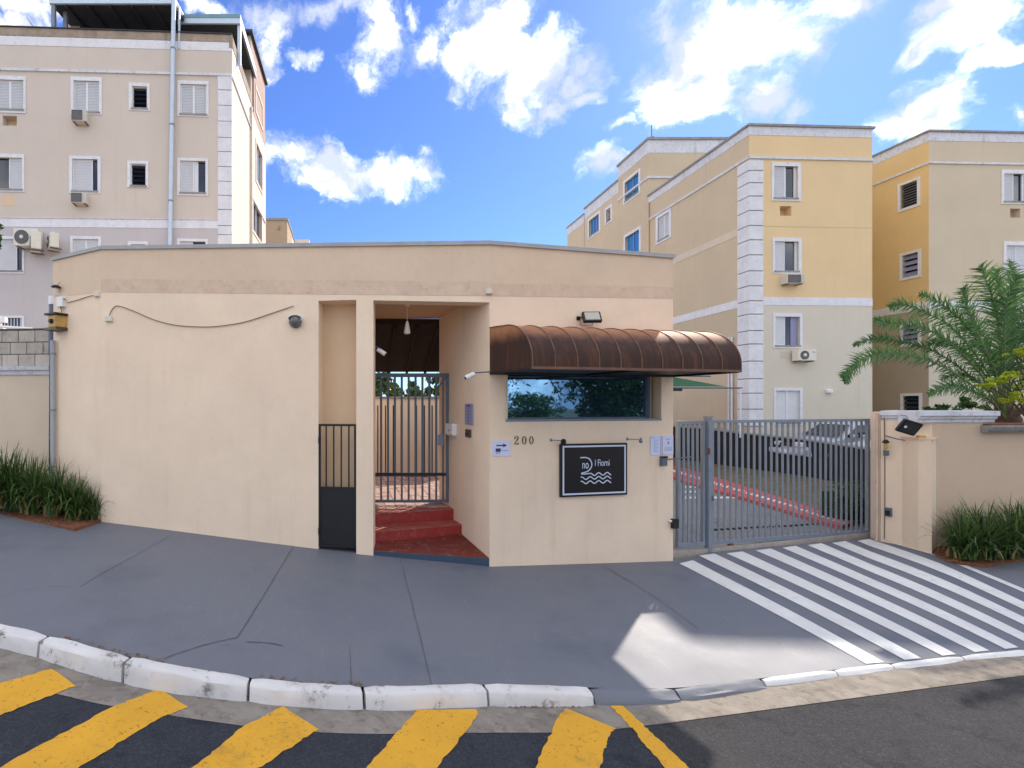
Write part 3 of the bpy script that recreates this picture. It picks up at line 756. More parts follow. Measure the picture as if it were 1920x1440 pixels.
# guard room wall with window
wr = WR.rect(948, 698, 1240, 786); wh = (wr[0], wr[1], wr[2], wr[3], .20)
part('wall', wall_sheet(MB(), 0, WR.len, -.8, 4.1, [wh], ztop=lnR), M['cream'], gh, W=WR)
# parapet bands, proud of the wall
def band(W, lo, hi, y, m, name='parapet', a=0, b=None, th=None):
    b = W.len if b is None else b; n = 6; mb = MB()
    for k in range(n + 1):
        u = a + (b - a) * k / n; l, h = lo(u), hi(u)
        mb.v += [(u, y, l), (u, y, h), (u, .14, h), (u, .14, l)]
    for k in range(n):
        for j in range(4): mb.f.append((4*k+j, 4*k+(j+1) % 4, 4*k+4+(j+1) % 4, 4*k+4+j))
    mb.f += [(0, 1, 2, 3), (4*n, 4*n+3, 4*n+2, 4*n+1)]
    return part(name, mb, m, gh, W=W)
band(WA, lnA, tpA, -.004, M['peach']); band(WL, lambda u: lnL(u) + .22, tpL, -.004, M['peach']); band(WR, lambda u: lnR(u) + .19, tpR, -.004, M['peach'])
band(WL, lambda u: lnL(u) + .0, lambda u: lnL(u) + .2195, -.004, M['peach2'], 'stained_band'); band(WR, lambda u: lnR(u), lambda u: lnR(u) + .1895, -.004, M['peach2'], 'stained_band')
for W, tp in ((WA, tpA), (WL, tpL), (WR, tpR)):
    n = 5; mb = MB()
    e = .0 if W is WA else 0
    for k in range(n + 1):
        u = -.02 + (W.len + .04) * k / n; h = tp(u); mb.v += [(u, -.035, h - .035), (u, -.035, h + .025), (u, .20, h + .035), (u, .20, h)]
    for k in range(n):
        for j in range(4): mb.f.append((4*k+j, 4*k+(j+1) % 4, 4*k+4+(j+1) % 4, 4*k+4+j))
    mb.f += [(0, 1, 2, 3), (4*n, 4*n+3, 4*n+2, 4*n+1)]
    part('coping', mb, M['coping'], gh, W=W)
# body volumes behind the faces
def off(W, u, y, z): return W.w(u, z, -y)
bL = off(WL, uP0, .0, 0)
A_, B2 = Vector((pA.x, pA.y)), Vector((pB_.x, pB_.y))
XL = pA.x + .01
roofpoly = [(pA.x+.02, pA.y+.1), (pB_.x, pB_.y+.12), (pC.x, pC.y+.14), (pD.x-.02, pD.y+.12), (pD.x+.15, 12.2), (XL, 12.8)]
def rel(mb): return mb.xf(Matrix.Translation(-gh.location))
part('roof', rel(MB().prism(roofpoly[:4] + [(pD.x+.15, 10.3), (XL, 10.6)], 4.09, 4.24)), M['soffit'], gh)
pl = WL.w(uP0, 0)  # left jamb foot of the passage
part('side_wall', rel(MB().prism([(pl.x-.26, pl.y+.24), (pl.x, pl.y+.20), (pl.x-.02, 10.35), (pl.x-.26, 10.35)], -.8, 4.09)), M['cream'], gh)
part('back_wall', rel(MB().box(XL, 12.3, -.8, pl.x-.26, 12.5, 4.6).box(XL, 9.66, -.8, XL+.2, 12.3, 4.9)), M['cream'], gh)
# passage right wall: from the corner back to the gate and on
pr0 = Vector((pC.x, pC.y)); pr1 = Vector((1.76, 9.89)); dr = (pr1 - pr0).normalized(); pr2 = pr0 + dr * 2.36
part('passage_wall', rel(MB().prism([(pr0.x, pr0.y+.003), (pr0.x+.30, pr0.y+.10), (pr2.x+.30, pr2.y), (pr2.x, pr2.y)], -.8, 4.10)), M['cream'], gh)
part('side_wall', rel(MB().prism([(pD.x-.22, pD.y+.12), (pD.x, pD.y+.002), (pD.x+.15, 12.2), (pD.x-.05, 12.2)], -.8, 4.82)).xf(Matrix.Identity(4)), M['cream'], gh)
part('room_back', rel(MB().box(2.35, 10.9, -.8, pD.x+.05, 11.0, 4.09)), M['void'], gh)
part('room_floor', rel(MB().box(2.35, 9.2, .0, pD.x-.25, 10.9, .1)), M['void'], gh)
# dark timber porch roof behind the opening
part('porch_roof', rel(MB().add([(-.6,10.36,3.98),(2.3,10.36,3.98),(2.3,12.3,3.17),(-.6,12.3,3.17),(-.6,10.36,4.08),(2.3,10.36,4.08),(2.3,12.3,3.27),(-.6,12.3,3.27)],
     [(0,3,2,1),(4,5,6,7),(0,1,5,4),(1,2,6,5),(2,3,7,6),(3,0,4,7)])), M['darkwood'], gh)
for k in range(7):
    x = -.45 + k * .42
    part('rafter', rel(MB().add([(x,10.38,3.89),(x+.05,10.38,3.89),(x+.05,12.28,3.10),(x,12.28,3.10),(x,10.38,3.965),(x+.05,10.38,3.965),(x+.05,12.28,3.168),(x,12.28,3.168)],
     [(0,3,2,1),(4,5,6,7),(0,1,5,4),(1,2,6,5),(2,3,7,6),(3,0,4,7)])), M['darkwood'], gh)
part('porch_wall', rel(MB().box(-.9, 10.4, -.5, -.62, 12.3, 4.0)), M['cream'], gh)
part('porch_wall', rel(MB().box(2.15, 10.4, 2.9, 2.4, 12.3, 3.95)), M['darkwood'], gh)
# guard window glass
u0, z0, u1, z1 = wr
gw = part('window', ring(MB(), (u0+.03, z0+.03, u1-.20, z1-.03), (u0+.0, z0+.0, u1-.17, z1+.0), .10, .15), M['darkgrey'], gh, W=WR)
part('pane', MB().box(u0+.03, .125, z0+.03, u1-.20, .135, z1-.03), M['mirror'], gw)
part('mullion', MB().box(u1-.17, .05, z0, u1-.155, .19, z1), M['greymetal'], gw)
part('reveal', MB().box(u1-.155, .17, z0, u1, .195, z1), mat('olive_reveal', (.30,.24,.13),.8,.1,3), gw)
part('sill', MB().box(u0-.0, -.012, z0-.03, u1+.0, .10, z0+.002), M['greymetal'], gw)

# steps ----------------------------------------------------------------
steps = thing('entrance_steps', 'red painted steps climbing to the grey pedestrian gate inside the passage', 'steps', (1.1, 8.6, 0))
def relS(mb): return mb.xf(Matrix.Translation(-steps.location))
fl = WL.w(uP0, 0, -.012); fr = WL.w(WL.len, 0, -.012)
def on_pr(t): p = pr0 + dr * t; return (p.x + .01, p.y)
xl = fl.x
zpl, zpr = .15, .105
part('landing_edge', relS(MB().prism([(fl.x, fl.y), (fr.x, fr.y), on_pr(1.3), (xl-.02, 8.75)], -.5, [zpl-.006, zpr-.006, .18, .19])), M['bluepaint'], steps)
part('lower_landing', relS(MB().add([(fl.x, fl.y+.004, zpl), (fr.x-.006, fr.y+.006, zpr), (*on_pr(1.3), .205), (xl-.02, 8.75, .21)], [(0,1,2,3)]).prism([(fl.x, fl.y+.004), (fr.x-.006, fr.y+.006), on_pr(1.3), (xl-.02, 8.75)], [zpl-.005, zpr-.005, .19, .19], [zpl, zpr, .205, .21])), M['redtop'], steps)
r1l, r1r = (xl-.02, 8.60), on_pr(1.16); r2l, r2r = (xl-.02, 9.10), on_pr(1.56)
part('riser', relS(MB().prism([r1l, r1r, on_pr(2.2), (xl-.02, 9.9)], -.4, .345)), M['red'], steps)
part('tread', relS(MB().prism([(r1l[0], r1l[1]-.01), (r1r[0], r1r[1]-.01), r2r, r2l], .345, .358)), M['redtop'], steps)
part('riser', relS(MB().prism([r2l, r2r, on_pr(2.34), (xl-.02, 10.3)], -.4, .535)), M['red'], steps)
ut = part('upper_landing', relS(MB().prism([(r2l[0], r2l[1]-.01), (r2r[0], r2r[1]-.01), (2.2, 10.35), (2.2, 14.2), (-.7, 14.2), (-.7, 10.36), (xl-.02, 10.36)], .535, .548)), M['redtop'], steps)
pav = []
for i in range(12):
    for j in range(22):
        x = -.15 + i * .19; y = 9.42 + j * .215 + (i % 2) * .05
        if y < 9.12 + (x - xl) * .3 + .12 or y > 13.6: continue
        t = (y - pr0.y) / dr.y
        if y < 10.3 and (x + .18 > pr0.x + dr.x * t - .02 or x < xl): continue
        pav.append((x, y))
pm = {k: MB().box(0, 0, 0, .182, .205, .018).mesh('paver', M[k2] if False else k2, bevel=.004) for k, k2 in (('a', M['paver']),)}
pm2 = MB().box(0, 0, 0, .182, .205, .018).mesh('paver', mat('dark_pinkish_paver', (.30, .17, .14), .7, .2, 4, .3, 30), bevel=.004)
for (x, y) in pav:
    obj('paver', random.choice([pm['a'], pm['a'], pm2]), ut, Vector((x, y, .547 + random.uniform(0, .004))) - steps.location, (0, 0, random.uniform(-.01, .01)))

# awning ---------------------------------------------------------------
aw = thing('awning', 'rusty brown barrel awning of curved sheets above the guard window', 'awning', WR.w(0, 2.89, 0), WR.ang)
La = WR.hit(1263, 650)[0] + .01; pj = 1.18
prof = []
H = .67
for k in range(13):
    a = math.pi / 2 * k / 12; prof.append((-pj * .36 - pj * .64 * math.sin(a), .09 + (H - .09 - .03) * math.cos(a) if k else H - .03))
prof = [(0, H), (-pj * .18, H - .012)] + prof + [(-pj, 0)]
NP = 10
for i in range(NP):
    a, b = La * i / NP, La * (i + 1) / NP; mb = MB()
    inn = [(y * .985 if y else 0, z - .012) for y, z in prof[::-1]]
    n = len(prof); sag = .008
    for u in (a + .004, (a + b) / 2, b - .004):
        s = sag if u == (a + b) / 2 else 0
        for (y, z) in prof: mb.v.append((u, y + s * (0 if y == 0 else .7), z - s))
        for (y, z) in inn: mb.v.append((u, y + .008 + s * .7, z - s))
    q = 2 * n
    for k in range(2):
        for j in range(q): mb.f.append((k*q+j, k*q+(j+1) % q, (k+1)*q+(j+1) % q, (k+1)*q+j))
    mb.f += [tuple(range(q))[::-1], tuple(2*q + j for j in range(q))]
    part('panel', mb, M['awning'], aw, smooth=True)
for i in range(NP + 1):
    u = La * i / NP; part('rib', MB().tube([(u, y, z + .004) for y, z in prof], .0085, 6), M['awningrib'], aw, smooth=True)
for u in (.006, La - .006):
    poly = [(y * .995, z) for y, z in prof] + [(0, 0)]
    mb = MB().add([(u - .004, y, z) for y, z in poly] + [(u + .004, y, z) for y, z in poly], [tuple(range(len(poly))), tuple(range(len(poly), 2*len(poly)))[::-1]])
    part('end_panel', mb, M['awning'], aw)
part('lower_rail', MB().box(0, -pj - .012, -.022, La, -pj + .03, .012), M['awningrib'], aw)
part('frame', MB().box(0, -pj+.03, -.03, .03, 0, 0).box(La-.03, -pj+.03, -.03, La, 0, 0).box(La*.5-.015, -pj+.03, -.03, La*.5+.015, 0, 0).box(.03, -.05, -.03, La-.03, -.0, .0), M['blackmetal'], aw)
part('lining', MB().box(.02, -pj + .035, .0, La - .02, -.004, .008), M['blackmetal'], aw)

# things on the gatehouse -------------------------------------------------
def on(W, px, py, n=0): return W.px(px, py, n)
def junction(W, px, py, s, label):
    t = thing('junction_box', label, 'junction box', on(W, px, py), W.ang, 'small boxes on the gatehouse walls')
    part('cover', MB().add([(-s,-.05,-s*.7),(s,-.05,-s*.7),(s,0,-s*.7),(-s,0,-s*.7),(-s*.8,-.06,s*.7),(s*.8,-.06,s*.7),(s*.8,0,s*.7),(-s*.8,0,s*.7)], [(0,3,2,1),(4,5,6,7),(0,1,5,4),(1,2,6,5),(2,3,7,6),(3,0,4,7)]), M['offwhite'], t, bevel=.006)
    part('base_plate', MB().box(-s*1.05, -.045, -s*.8, s*1.05, 0, -s*.7-.001), M['acbody'], t)
junction(WL, 206, 598, .06, 'cream junction box feeding the long sagging cable')
junction(WA, 184, 552, .055, 'cream junction box near the corner edge of the left wing')
junction(WL, 925-8, 547, .05, 'small cream sensor box under the parapet above the passage corner')
o = obj('cable', MB().tube(catmull([on(WL, *p, .018) for p in [(206,592),(212,580),(222,574),(250,583),(290,600),(330,610),(370,613),(410,612),(460,604),(510,588),(551,574)]], 5), .0075, 6).mesh('cable', M['cable'], smooth=True)); tag(o, 'long thin brown cable sagging across the blank left wall', 'cable')
o = obj('cable', MB().tube(catmull([on(WA, *p, .018) for p in [(181,553),(165,557),(150,562),(128,568)]], 5), .0065, 6).mesh('cable', M['cable'], smooth=True)); tag(o, 'short cable beside the corner of the left wing', 'cable')
# round bulkhead lamp
t = thing('bulkhead_lamp', 'round grey bulkhead lamp with wire guard left of the tall niche', 'lamp', on(WL, 555, 604), WL.ang)
part('housing', MB().lathe([(.09, 0), (.10, -.03), (.098, -.06), (.085, -.07)], (0, 0, 0), 20, 'y'), M['darkgrey'], t, smooth=True)
part('lens', MB().lathe([(.082, -.068), (.075, -.10), (.05, -.125), (.02, -.135)], (0, 0, 0), 20, 'y'), glass_mat('smoked_lamp_glass', (.12, .11, .09), .12), t, smooth=True)
part('visor', MB().lathe([(.105, -.0), (.108, -.09), (.102, -.09), (.10, 0)], (0, 0, 0), 20, 'y').xf(Matrix.Scale(.5, 4, (0, 0, 1)) @ Matrix.Translation((0, 0, .09))), M['pipe'], t, smooth=True)
part('guard', MB().tube([(-.09, -.075, 0), (-.05, -.135, 0), (.05, -.135, 0), (.09, -.075, 0)], .005, 5).tube([(0, -.075, -.09), (0, -.14, -.04), (0, -.14, .04), (0, -.075, .09)], .005, 5), M['darkgrey'], t)
# floodlight above awning
def flood(label, loc, rot, w, h, tilt, yaw, bracket=(.0, -.14, -.02)):
    t = thing('floodlight', label, 'floodlight', loc, rot, 'floodlights')
    m = Matrix.Translation(bracket) @ Matrix.Rotation(yaw, 4, 'Z') @ Matrix.Rotation(tilt, 4, 'X')
    hs = part('housing', MB().box(-w/2, -.025, -h/2, w/2, .03, h/2).xf(m), M['blackmetal'], t, bevel=.008)
    part('glass', MB().box(-w*.40, -.031, -h*.38, w*.40, -.0255, h*.38).xf(m), mat('floodlight_led_glass', (.42, .40, .34), .25, .1, 30), hs)
    part('bracket', MB().tube([(0, 0, 0), (0, bracket[1] * .5, .01), tuple(m @ Vector((-w/2-.01, .02, 0)))], .009, 6).box(-.03, -.015, -.03, .03, 0, .03), M['blackmetal'], t)
    part('cable', MB().tube(catmull([m @ Vector((0, .03, -h*.3)), m @ Vector((.0, .06, -h*.6)), Vector((.04, -.02, -.10)), Vector((.05, -.0, -.05))], 5), .005, 5), M['cable'], t)
    return t
flood('black floodlight on the wall above the rusty awning', on(WR, 1084, 597), WR.ang, .27, .19, R(-32), R(-18), (.13, -.15, 0))
# street number
def text_obj(name, s, size, m, parent, loc, rotx=True, extr=.004, sx=1., sy=1., align='CENTER'):
    cu = bpy.data.curves.new(name, 'FONT'); cu.body = s; cu.size = size; cu.extrude = extr; cu.align_x = align; cu.align_y = 'CENTER'; cu.offset = 0
    tmp = bpy.data.objects.new('tmp', cu); me = bpy.data.meshes.new_from_object(tmp); bpy.data.objects.remove(tmp)
    me.transform(Matrix.Diagonal((sx, sy, 1, 1))); me.materials.clear(); me.materials.append(m); me.name = name
    return obj(name, me, parent, loc, (R(90), 0, 0))
def numeral(ch, px, label):
    """thick-and-thin serif figures cut from plate"""
    t = thing('street_numeral', label, 'numeral', on(WR, px, 825.5, .004), WR.ang, 'figures of the street number 200')
    mb = MB(); h = .062; th = .006
    if ch == '0':
        n = 28; outr = []; inr = []
        for k in range(n):
            a = 2 * math.pi * k / n
            outr.append((.037 * math.cos(a), h * math.sin(a))); inr.append((.020 * math.cos(a), (h - .007) * math.sin(a)))
        for y in (-th, 0): mb.v += [(x, y, z) for x, z in outr] + [(x, y, z) for x, z in inr]
        for k in range(n):
            j = (k + 1) % n
            mb.f += [(k, j, n+j, n+k), (2*n+k, 3*n+k, 3*n+j, 2*n+j), (k, 2*n+k, 2*n+j, j), (n+k, n+j, 3*n+j, 3*n+k)]
    else:
        pts = [(-.030, .030, .008), (-.022, .052, .009), (0, .061, .007), (.022, .052, .014), (.026, .030, .016), (.012, .002, .013), (-.012, -.028, .008), (-.032, -.052, .006)]
        pp = catmull([Vector((a, b, c)) for a, b, c in pts], 4)
        Lf, Rt = [], []
        for i, p in enumerate(pp):
            d = pp[min(i+1, len(pp)-1)] - pp[max(i-1, 0)]; d = Vector((d.x, d.y)).normalized(); nn = Vector((d.y, -d.x)) * p.z / 2
            Lf.append((p.x + nn.x, p.y + nn.y)); Rt.append((p.x - nn.x, p.y - nn.y))
        k = len(pp)
        for y in (-th, 0): mb.v += [(x, y, z) for x, z in Lf] + [(x, y, z) for x, z in Rt]
        for i in range(k - 1): mb.f += [(i, i+1, k+i+1, k+i), (2*k+i, 3*k+i, 3*k+i+1, 2*k+i+1), (i, 2*k+i, 2*k+i+1, i+1), (k+i, k+i+1, 3*k+i+1, 3*k+i)]
        mb.add([(-.036,-th,-.062),(.034,-th,-.062),(.040,-th,-.030),(.030,-th,-.046),(-.034,-th,-.048)] + [(-.036,0,-.062),(.034,0,-.062),(.040,0,-.030),(.030,0,-.046),(-.034,0,-.048)],
               [(0,1,2,3,4),(5,6,7,8,9)[::-1],(0,5,6,1),(1,6,7,2),(2,7,8,3),(3,8,9,4),(4,9,5,0)])
        mb.lathe([(.011, -th), (.011, 0)], (-.026, 0, .030), 10, 'y')
    part('figure', mb, M['numeral'], t)
numeral('2', 968, 'dark figure 2 that begins the street number'); numeral('0', 982.5, 'middle figure 0 of the street number'); numeral('0', 996, 'last figure 0 of the street number, nearest the black sign')
# black sign with wave emblem
u0, z0, u1, z1 = WR.rect(1048, 831, 1172, 929); sw, sh = u1 - u0, z1 - z0
sg = thing('sign_board', 'black square sign board with pale lettering and three waves', 'sign', WR.w(u0, z0, .0), WR.ang)
part('board', MB().box(0, -.05, 0, sw, -.006, sh), M['blacksign'], sg, bevel=.004)
part('border', ring(MB(), (.055, .055, sw-.055, sh-.055), (.030, .030, sw-.030, sh-.030), -.0535, -.0505), M['signwhite'], sg)
def ribbon(pts, w, y0=-.0535, y1=-.0505):
    mb = MB(); k = len(pts); ws = w if isinstance(w, list) else [w] * k
    for y in (y0, y1):
        for i, p in enumerate(pts):
            a = pts[min(i+1, k-1)]; b = pts[max(i-1, 0)]; d = Vector((a[0]-b[0], a[1]-b[1])).normalized()
            mb.v += [(p[0] + d.y*ws[i]/2, y, p[1] - d.x*ws[i]/2), (p[0] - d.y*ws[i]/2, y, p[1] + d.x*ws[i]/2)]
    for i in range(k - 1): mb.f += [(2*i, 2*i+1, 2*i+3, 2*i+2), (2*k+2*i, 2*k+2*i+2, 2*k+2*i+3, 2*k+2*i+1)]
    return mb
fx = lambda a: sw * (a - 90) / (1530 - 90); fz = lambda b: sh * (1 - (b - 190) / (1320 - 190))
for (by, a0) in ((850, 740), (930, 510), (1020, 510)):
    pts = []
    if a0 == 740: pts += [(fx(520), fz(838)), (fx(600), fz(842)), (fx(690), fz(832))]
    for k in range(41):
        a = a0 + (1168 - a0) * k / 40; pts.append((fx(a), fz(by + 28 * math.cos(2 * math.pi * (a - 620) / 185))))
    part('wave', ribbon(pts, .016), M['signwhite'], sg)
pts = [(fx(500), fz(490)), (fx(600), fz(487)), (fx(680), fz(510)), (fx(730), fz(570)), (fx(748), fz(640)), (fx(730), fz(710)), (fx(670), fz(775)), (fx(600), fz(805)), (fx(520), fz(822))]
pts = catmull([Vector((a, b, 0)) for a, b in pts], 5); part('letter_curve', ribbon([(p.x, p.y) for p in pts], .017), M['signwhite'], sg)
text_obj('lettering', 'no', .10, M['signwhite'], sg, (fx(610), -.052, fz(645)), sx=1.15, sy=1.9, extr=.0015)
text_obj('lettering', 'I Fiorni', .085, M['signwhite'], sg, (fx(975), -.052, fz(615)), sx=1.10, sy=1.75, extr=.0015)
# small picture lights over the sign
for i, (px, py, col_, lb) in enumerate([(1035, 825, 'blackmetal', 'black spotlight arm above the left corner of the sign board'), (1178, 823, 'greymetal', 'pale grey spotlight arm above the right corner of the sign board')]):
    t = thing('spotlight', lb, 'spotlight', on(WR, px, py), WR.ang, 'small spotlights over the sign')
    part('arm', MB().tube([(-.02, 0, 0), (0, -.06, 0), (.06, -.16, 0)], .007, 6).box(-.035, -.012, -.02, -.005, 0, .02), M['greymetal'], t)
    part('lamp_head', MB().lathe([(.018, .03), (.034, .02), (.042, -.02), (.036, -.05), (.02, -.052)] if i == 0 else [(.015, .04), (.02, .02), (.028, -.03), (.026, -.04)], (0, 0, 0), 14, 'y').xf(Matrix.Translation((.085, -.17, -.01)) @ Matrix.Rotation(R(50), 4, 'X') @ Matrix.Rotation(R(-30), 4, 'Z')), M[col_], t, smooth=True)
# paper signs
def paper(label, px, items, W=WR, m='paperblue', depth=.012):
    u0, z0, u1, z1 = W.rect(*px); w, h = u1 - u0, z1 - z0
    t = thing('paper_notice', label, 'notice', W.w(u0, z0, 0), W.ang, 'notices on the gatehouse')
    part('sheet', MB().box(0, -depth, 0, w, -.001, h), M[m], t)
    for nm, (a, b, c, d), mm in items: part(nm, MB().box(w*a, -depth-.0025, h*b, w*c, -depth-.0005, h*d), M[mm], t)
    return t, w, h
t, w, h = paper('square pale blue notice with a dark arrow pointing right, left of the figure 2', (922.5, 826, 956, 855), [('print_line', (.18,.28,.46,.50), 'purpleink'), ('print_line', (.50,.33,.90,.38), 'blueink'), ('print_line', (.18,.16,.42,.24), 'blueink')])
part('arrow', MB().add([(w*.22,-.0145,h*.64),(w*.60,-.0145,h*.64),(w*.60,-.0145,h*.56),(w*.82,-.0145,h*.68),(w*.60,-.0145,h*.82),(w*.60,-.0145,h*.73),(w*.22,-.0145,h*.73)], [(0,1,2,3,4,5,6)]), M['purpleink'], t)
lines = [('print_line', (.30, .18 + k*.065, .30 + (.28 if k % 3 else .45), .18 + k*.065 + .018), 'blueink') for k in range(10)]
paper('tall pale notice full of small print, left of the pair by the driveway gate', (1219, 817, 1238.5, 853), lines + [('print_line', (.12,.88,.28,.93), 'blueink'), ('print_line', (.94,.0,1.0,1.0), 'blueink')])
paper('tall pale notice with a small crest, right of the pair by the driveway gate', (1242, 817, 1261.5, 852), [('print_line', (.25,.80,.70,.84), 'blueink'), ('crest', (.42,.55,.60,.70), 'blueink')] + [('print_line', (.15, .2+k*.06, .85, .22+k*.06), 'blueink') for k in range(4)])
# passage wall instruments
WPw = Wall(pr1, pr0)   # seen from inside the passage: left = back
def onp(px, py): return WPw.px(px, py, .0)
u0, z0, u1, z1 = WPw.rect(873.5, 757, 888, 796)
t = thing('intercom_panel', 'blue violet intercom plate on the passage side wall', 'intercom', WPw.w(u0, z0), WPw.ang)
part('plate', MB().box(0, -.02, 0, u1-u0, 0, z1-z0), M['intercom'], t, bevel=.004)
for k in range(5): part('button', MB().lathe([(.012, 0), (.011, -.006)], ((u1-u0)*.5, -.0205, (z1-z0)*(.2+.15*k)), 10, 'y'), M['purpleink'], t)
part('speaker', MB().box((u1-u0)*.3, -.024, (z1-z0)*.87, (u1-u0)*.7, -.0205, (z1-z0)*.94), M['purpleink'], t)
u0, z0, u1, z1 = WPw.rect(875, 805, 884, 820)
t = thing('card_reader', 'small dark card reader below the intercom plate', 'card reader', WPw.w(u0, z0), WPw.ang)
part('case', MB().box(0, -.03, 0, u1-u0, 0, z1-z0), M['numeral'], t, bevel=.006); part('sensor', MB().box((u1-u0)*.3, -.033, (z1-z0)*.3, (u1-u0)*.7, -.0305, (z1-z0)*.6), M['blackmetal'], t)
u0, z0, u1, z1 = WPw.rect(844, 794, 857, 815)
t = thing('entry_phone', 'white plastic entry phone box beside the pedestrian gate', 'entry phone', WPw.w(u0, z0), WPw.ang)
part('case', MB().box(0, -.09, 0, u1-u0, 0, z1-z0), M['white'], t, bevel=.012); part('base_plate', MB().box(.01, -.06, -.02, (u1-u0)-.01, 0, -.001), M['offwhite'], t); part('button', MB().box((u1-u0)*.4, -.094, (z1-z0)*.3, (u1-u0)*.6, -.0905, (z1-z0)*.45), M['greymetal'], t)
# pendant lamp under the soffit
pc = P(763.5, 618, 8.9)
t = thing('pendant_lamp', 'pale cone shaped pendant lamp hanging under the passage soffit', 'pendant lamp', (pc.x, pc.y, pc.z))
part('shade', MB().lathe([(.018, .14), (.03, .09), (.05, -.02), (.056, -.05), (.045, -.07), (.02, -.075)], n=16), M['ceramic'], t, smooth=True)
part('cord', MB().tube([(0, 0, .14), (0, 0, 4.085 - pc.z)], .004, 5), M['ceramic'], t); part('ceiling_rose', MB().lathe([(.04, 4.086 - pc.z), (.045, 4.07 - pc.z), (.02, 4.05 - pc.z)], n=14), M['ceramic'], t)
# cameras
def cctv(label, anchor, elbow, head, aim, size=.05):
    t = thing('security_camera', label, 'security camera', anchor, 0, 'white security cameras in the passage')
    A = Vector(anchor); e = Vector(elbow) - A; h = Vector(head) - A
    part('arm', MB().tube([(0, 0, 0), e, h], .010, 6).box(-.02, -.02, -.03, .02, .02, .03), M['darkgrey'], t)
    q = Vector(aim).to_track_quat('Z', 'Y').to_matrix().to_4x4()
    part('body', MB().lathe([(.024, -.09), (.036, -.085), (.038, .05), (.030, .07)], n=14).xf(Matrix.Translation(h + Vector((0, 0, -.035))) @ q), M['white'], t, smooth=True)
    part('lens', MB().lathe([(.026, .071), (.02, .072)], n=12).xf(Matrix.Translation(h + Vector((0, 0, -.035))) @ q), M['blackmetal'], t)
    return t
a = P(701, 652, 8.6); cctv('white security camera clamped high on the left jamb of the passage', a, P(707, 650, 8.6), P(716, 656, 8.62), (.8, -.2, -.55))
a = WR.w(.02, EYE - (697-CY)/F*8.0, .0); cctv('white security camera on a long bar in front of the passage corner', a, P(884, 699.5, 7.9), P(880, 701, 7.85), (-.85, -.25, -.40))
# gate actuator boxes
u0, z0, u1, z1 = WR.rect(1236.5, 855, 1247, 873)
t = thing('gate_sensor', 'dark box with a thin rod reaching towards the driveway gate', 'gate sensor', WR.w(u0, z0), WR.ang)
part('case', MB().box(0, -.05, 0, u1-u0, 0, z1-z0), M['darkgrey'], t, bevel=.006); part('rod', MB().tube([(u1-u0, -.025, .1), (.75, .10, .12)], .010, 6), M['darkgrey'], t); part('cover_plate', MB().box(-.004, -.058, z1-z0-.03, u1-u0+.004, -.051, z1-z0), M['blackmetal'], t)
u0, z0, u1, z1 = WR.rect(1257, 972, 1266, 990)
t = thing('electric_lock', 'black electric lock box low beside the small gate leaf', 'lock', WR.w(u0, z0), WR.ang)
part('case', MB().box(.0, -.06, 0, u1-u0+.02, -.005, z1-z0), M['blackmetal'], t, bevel=.006); part('conduit', MB().tube([(-.04, -.01, .12), (.0, -.03, .12)], .016, 8), M['white'], t)

# ---------------------------------------------------- black gate in niche
u0, z0, u1, z1 = WL.rect(597, 795, 668, 1026.5); gwid, ghei = u1 - u0, z1 - z0; b = .035
g = thing('narrow_gate', 'narrow black metal gate with solid lower half closing the niche', 'gate', WL.w(u0, z0, -.03), WL.ang)
part('frame', ring(MB(), (b, b, gwid-b, ghei-b), (.003, .0, gwid-.003, ghei), -.03, .01), M['blackmetal'], g)
zm = ghei * (1026.5 - 917) / (1026.5 - 795)
part('panel', MB().box(b, -.015, b, gwid-b, .0, zm), M['blackmetal'], g); part('middle_rail', MB().box(b, -.025, zm, gwid-b, .008, zm+.03), M['blackmetal'], g)
for k in range(4):
    x = gwid * (k + 1) / 5; part('bar', MB().box(x-.011, -.015, zm+.03, x+.011, .006, ghei-b), M['blackmetal'], g)
for z in (.25, ghei-.25): part('hinge', MB().lathe([(.014, -.05), (.014, .05)], (.012, -.045, z), 8), M['blackmetal'], g)

# ---------------------------------------------------- pedestrian gate
gx0, gx1, gy = xl - .04, 1.775, 9.80
zb = EYE - (942-CY)/F*gy; zt = EYE - (700-CY)/F*gy; zmid = EYE - (890-CY)/F*gy
g = thing('pedestrian_gate', 'slate grey barred pedestrian gate at the top of the red steps', 'gate', (gx0, gy, zb))
w = gx1 - gx0; h = zt - zb; zz = zmid - zb
part('frame', ring(MB(), (.04, .05, w-.05, h-.07), (0, 0, w, h), -.02, .02), M['darkgrey'], g)
part('middle_rail', MB().box(.04, -.022, zz-.02, w-.05, .022, zz+.035), M['blackmetal'], g)
n = 11
for k in range(n):
    x = .04 + (w-.09) * (k + .6) / n
    part('bar', MB().box(x-.018, -.012, .05, x+.018, .012, zz-.02), M['darkgrey'], g)
    part('bar', MB().box(x-.020, -.012, zz+.035, x+.020, .012, h-.07), M['darkgrey'], g)
part('lock_box', MB().box(w-.20, -.045, 1.05, w-.10, -.013, 1.25), M['greymetal'], g, bevel=.005)
part('closer_arm', MB().tube([(w-.01, -.03, h-.02), (w-.25, -.05, h-.32)], .016, 6), M['darkgrey'], g)
part('hinge', MB().lathe([(.018, .25), (.018, .50)], (w+.012, -.01, 0), 8), M['darkgrey'], g)
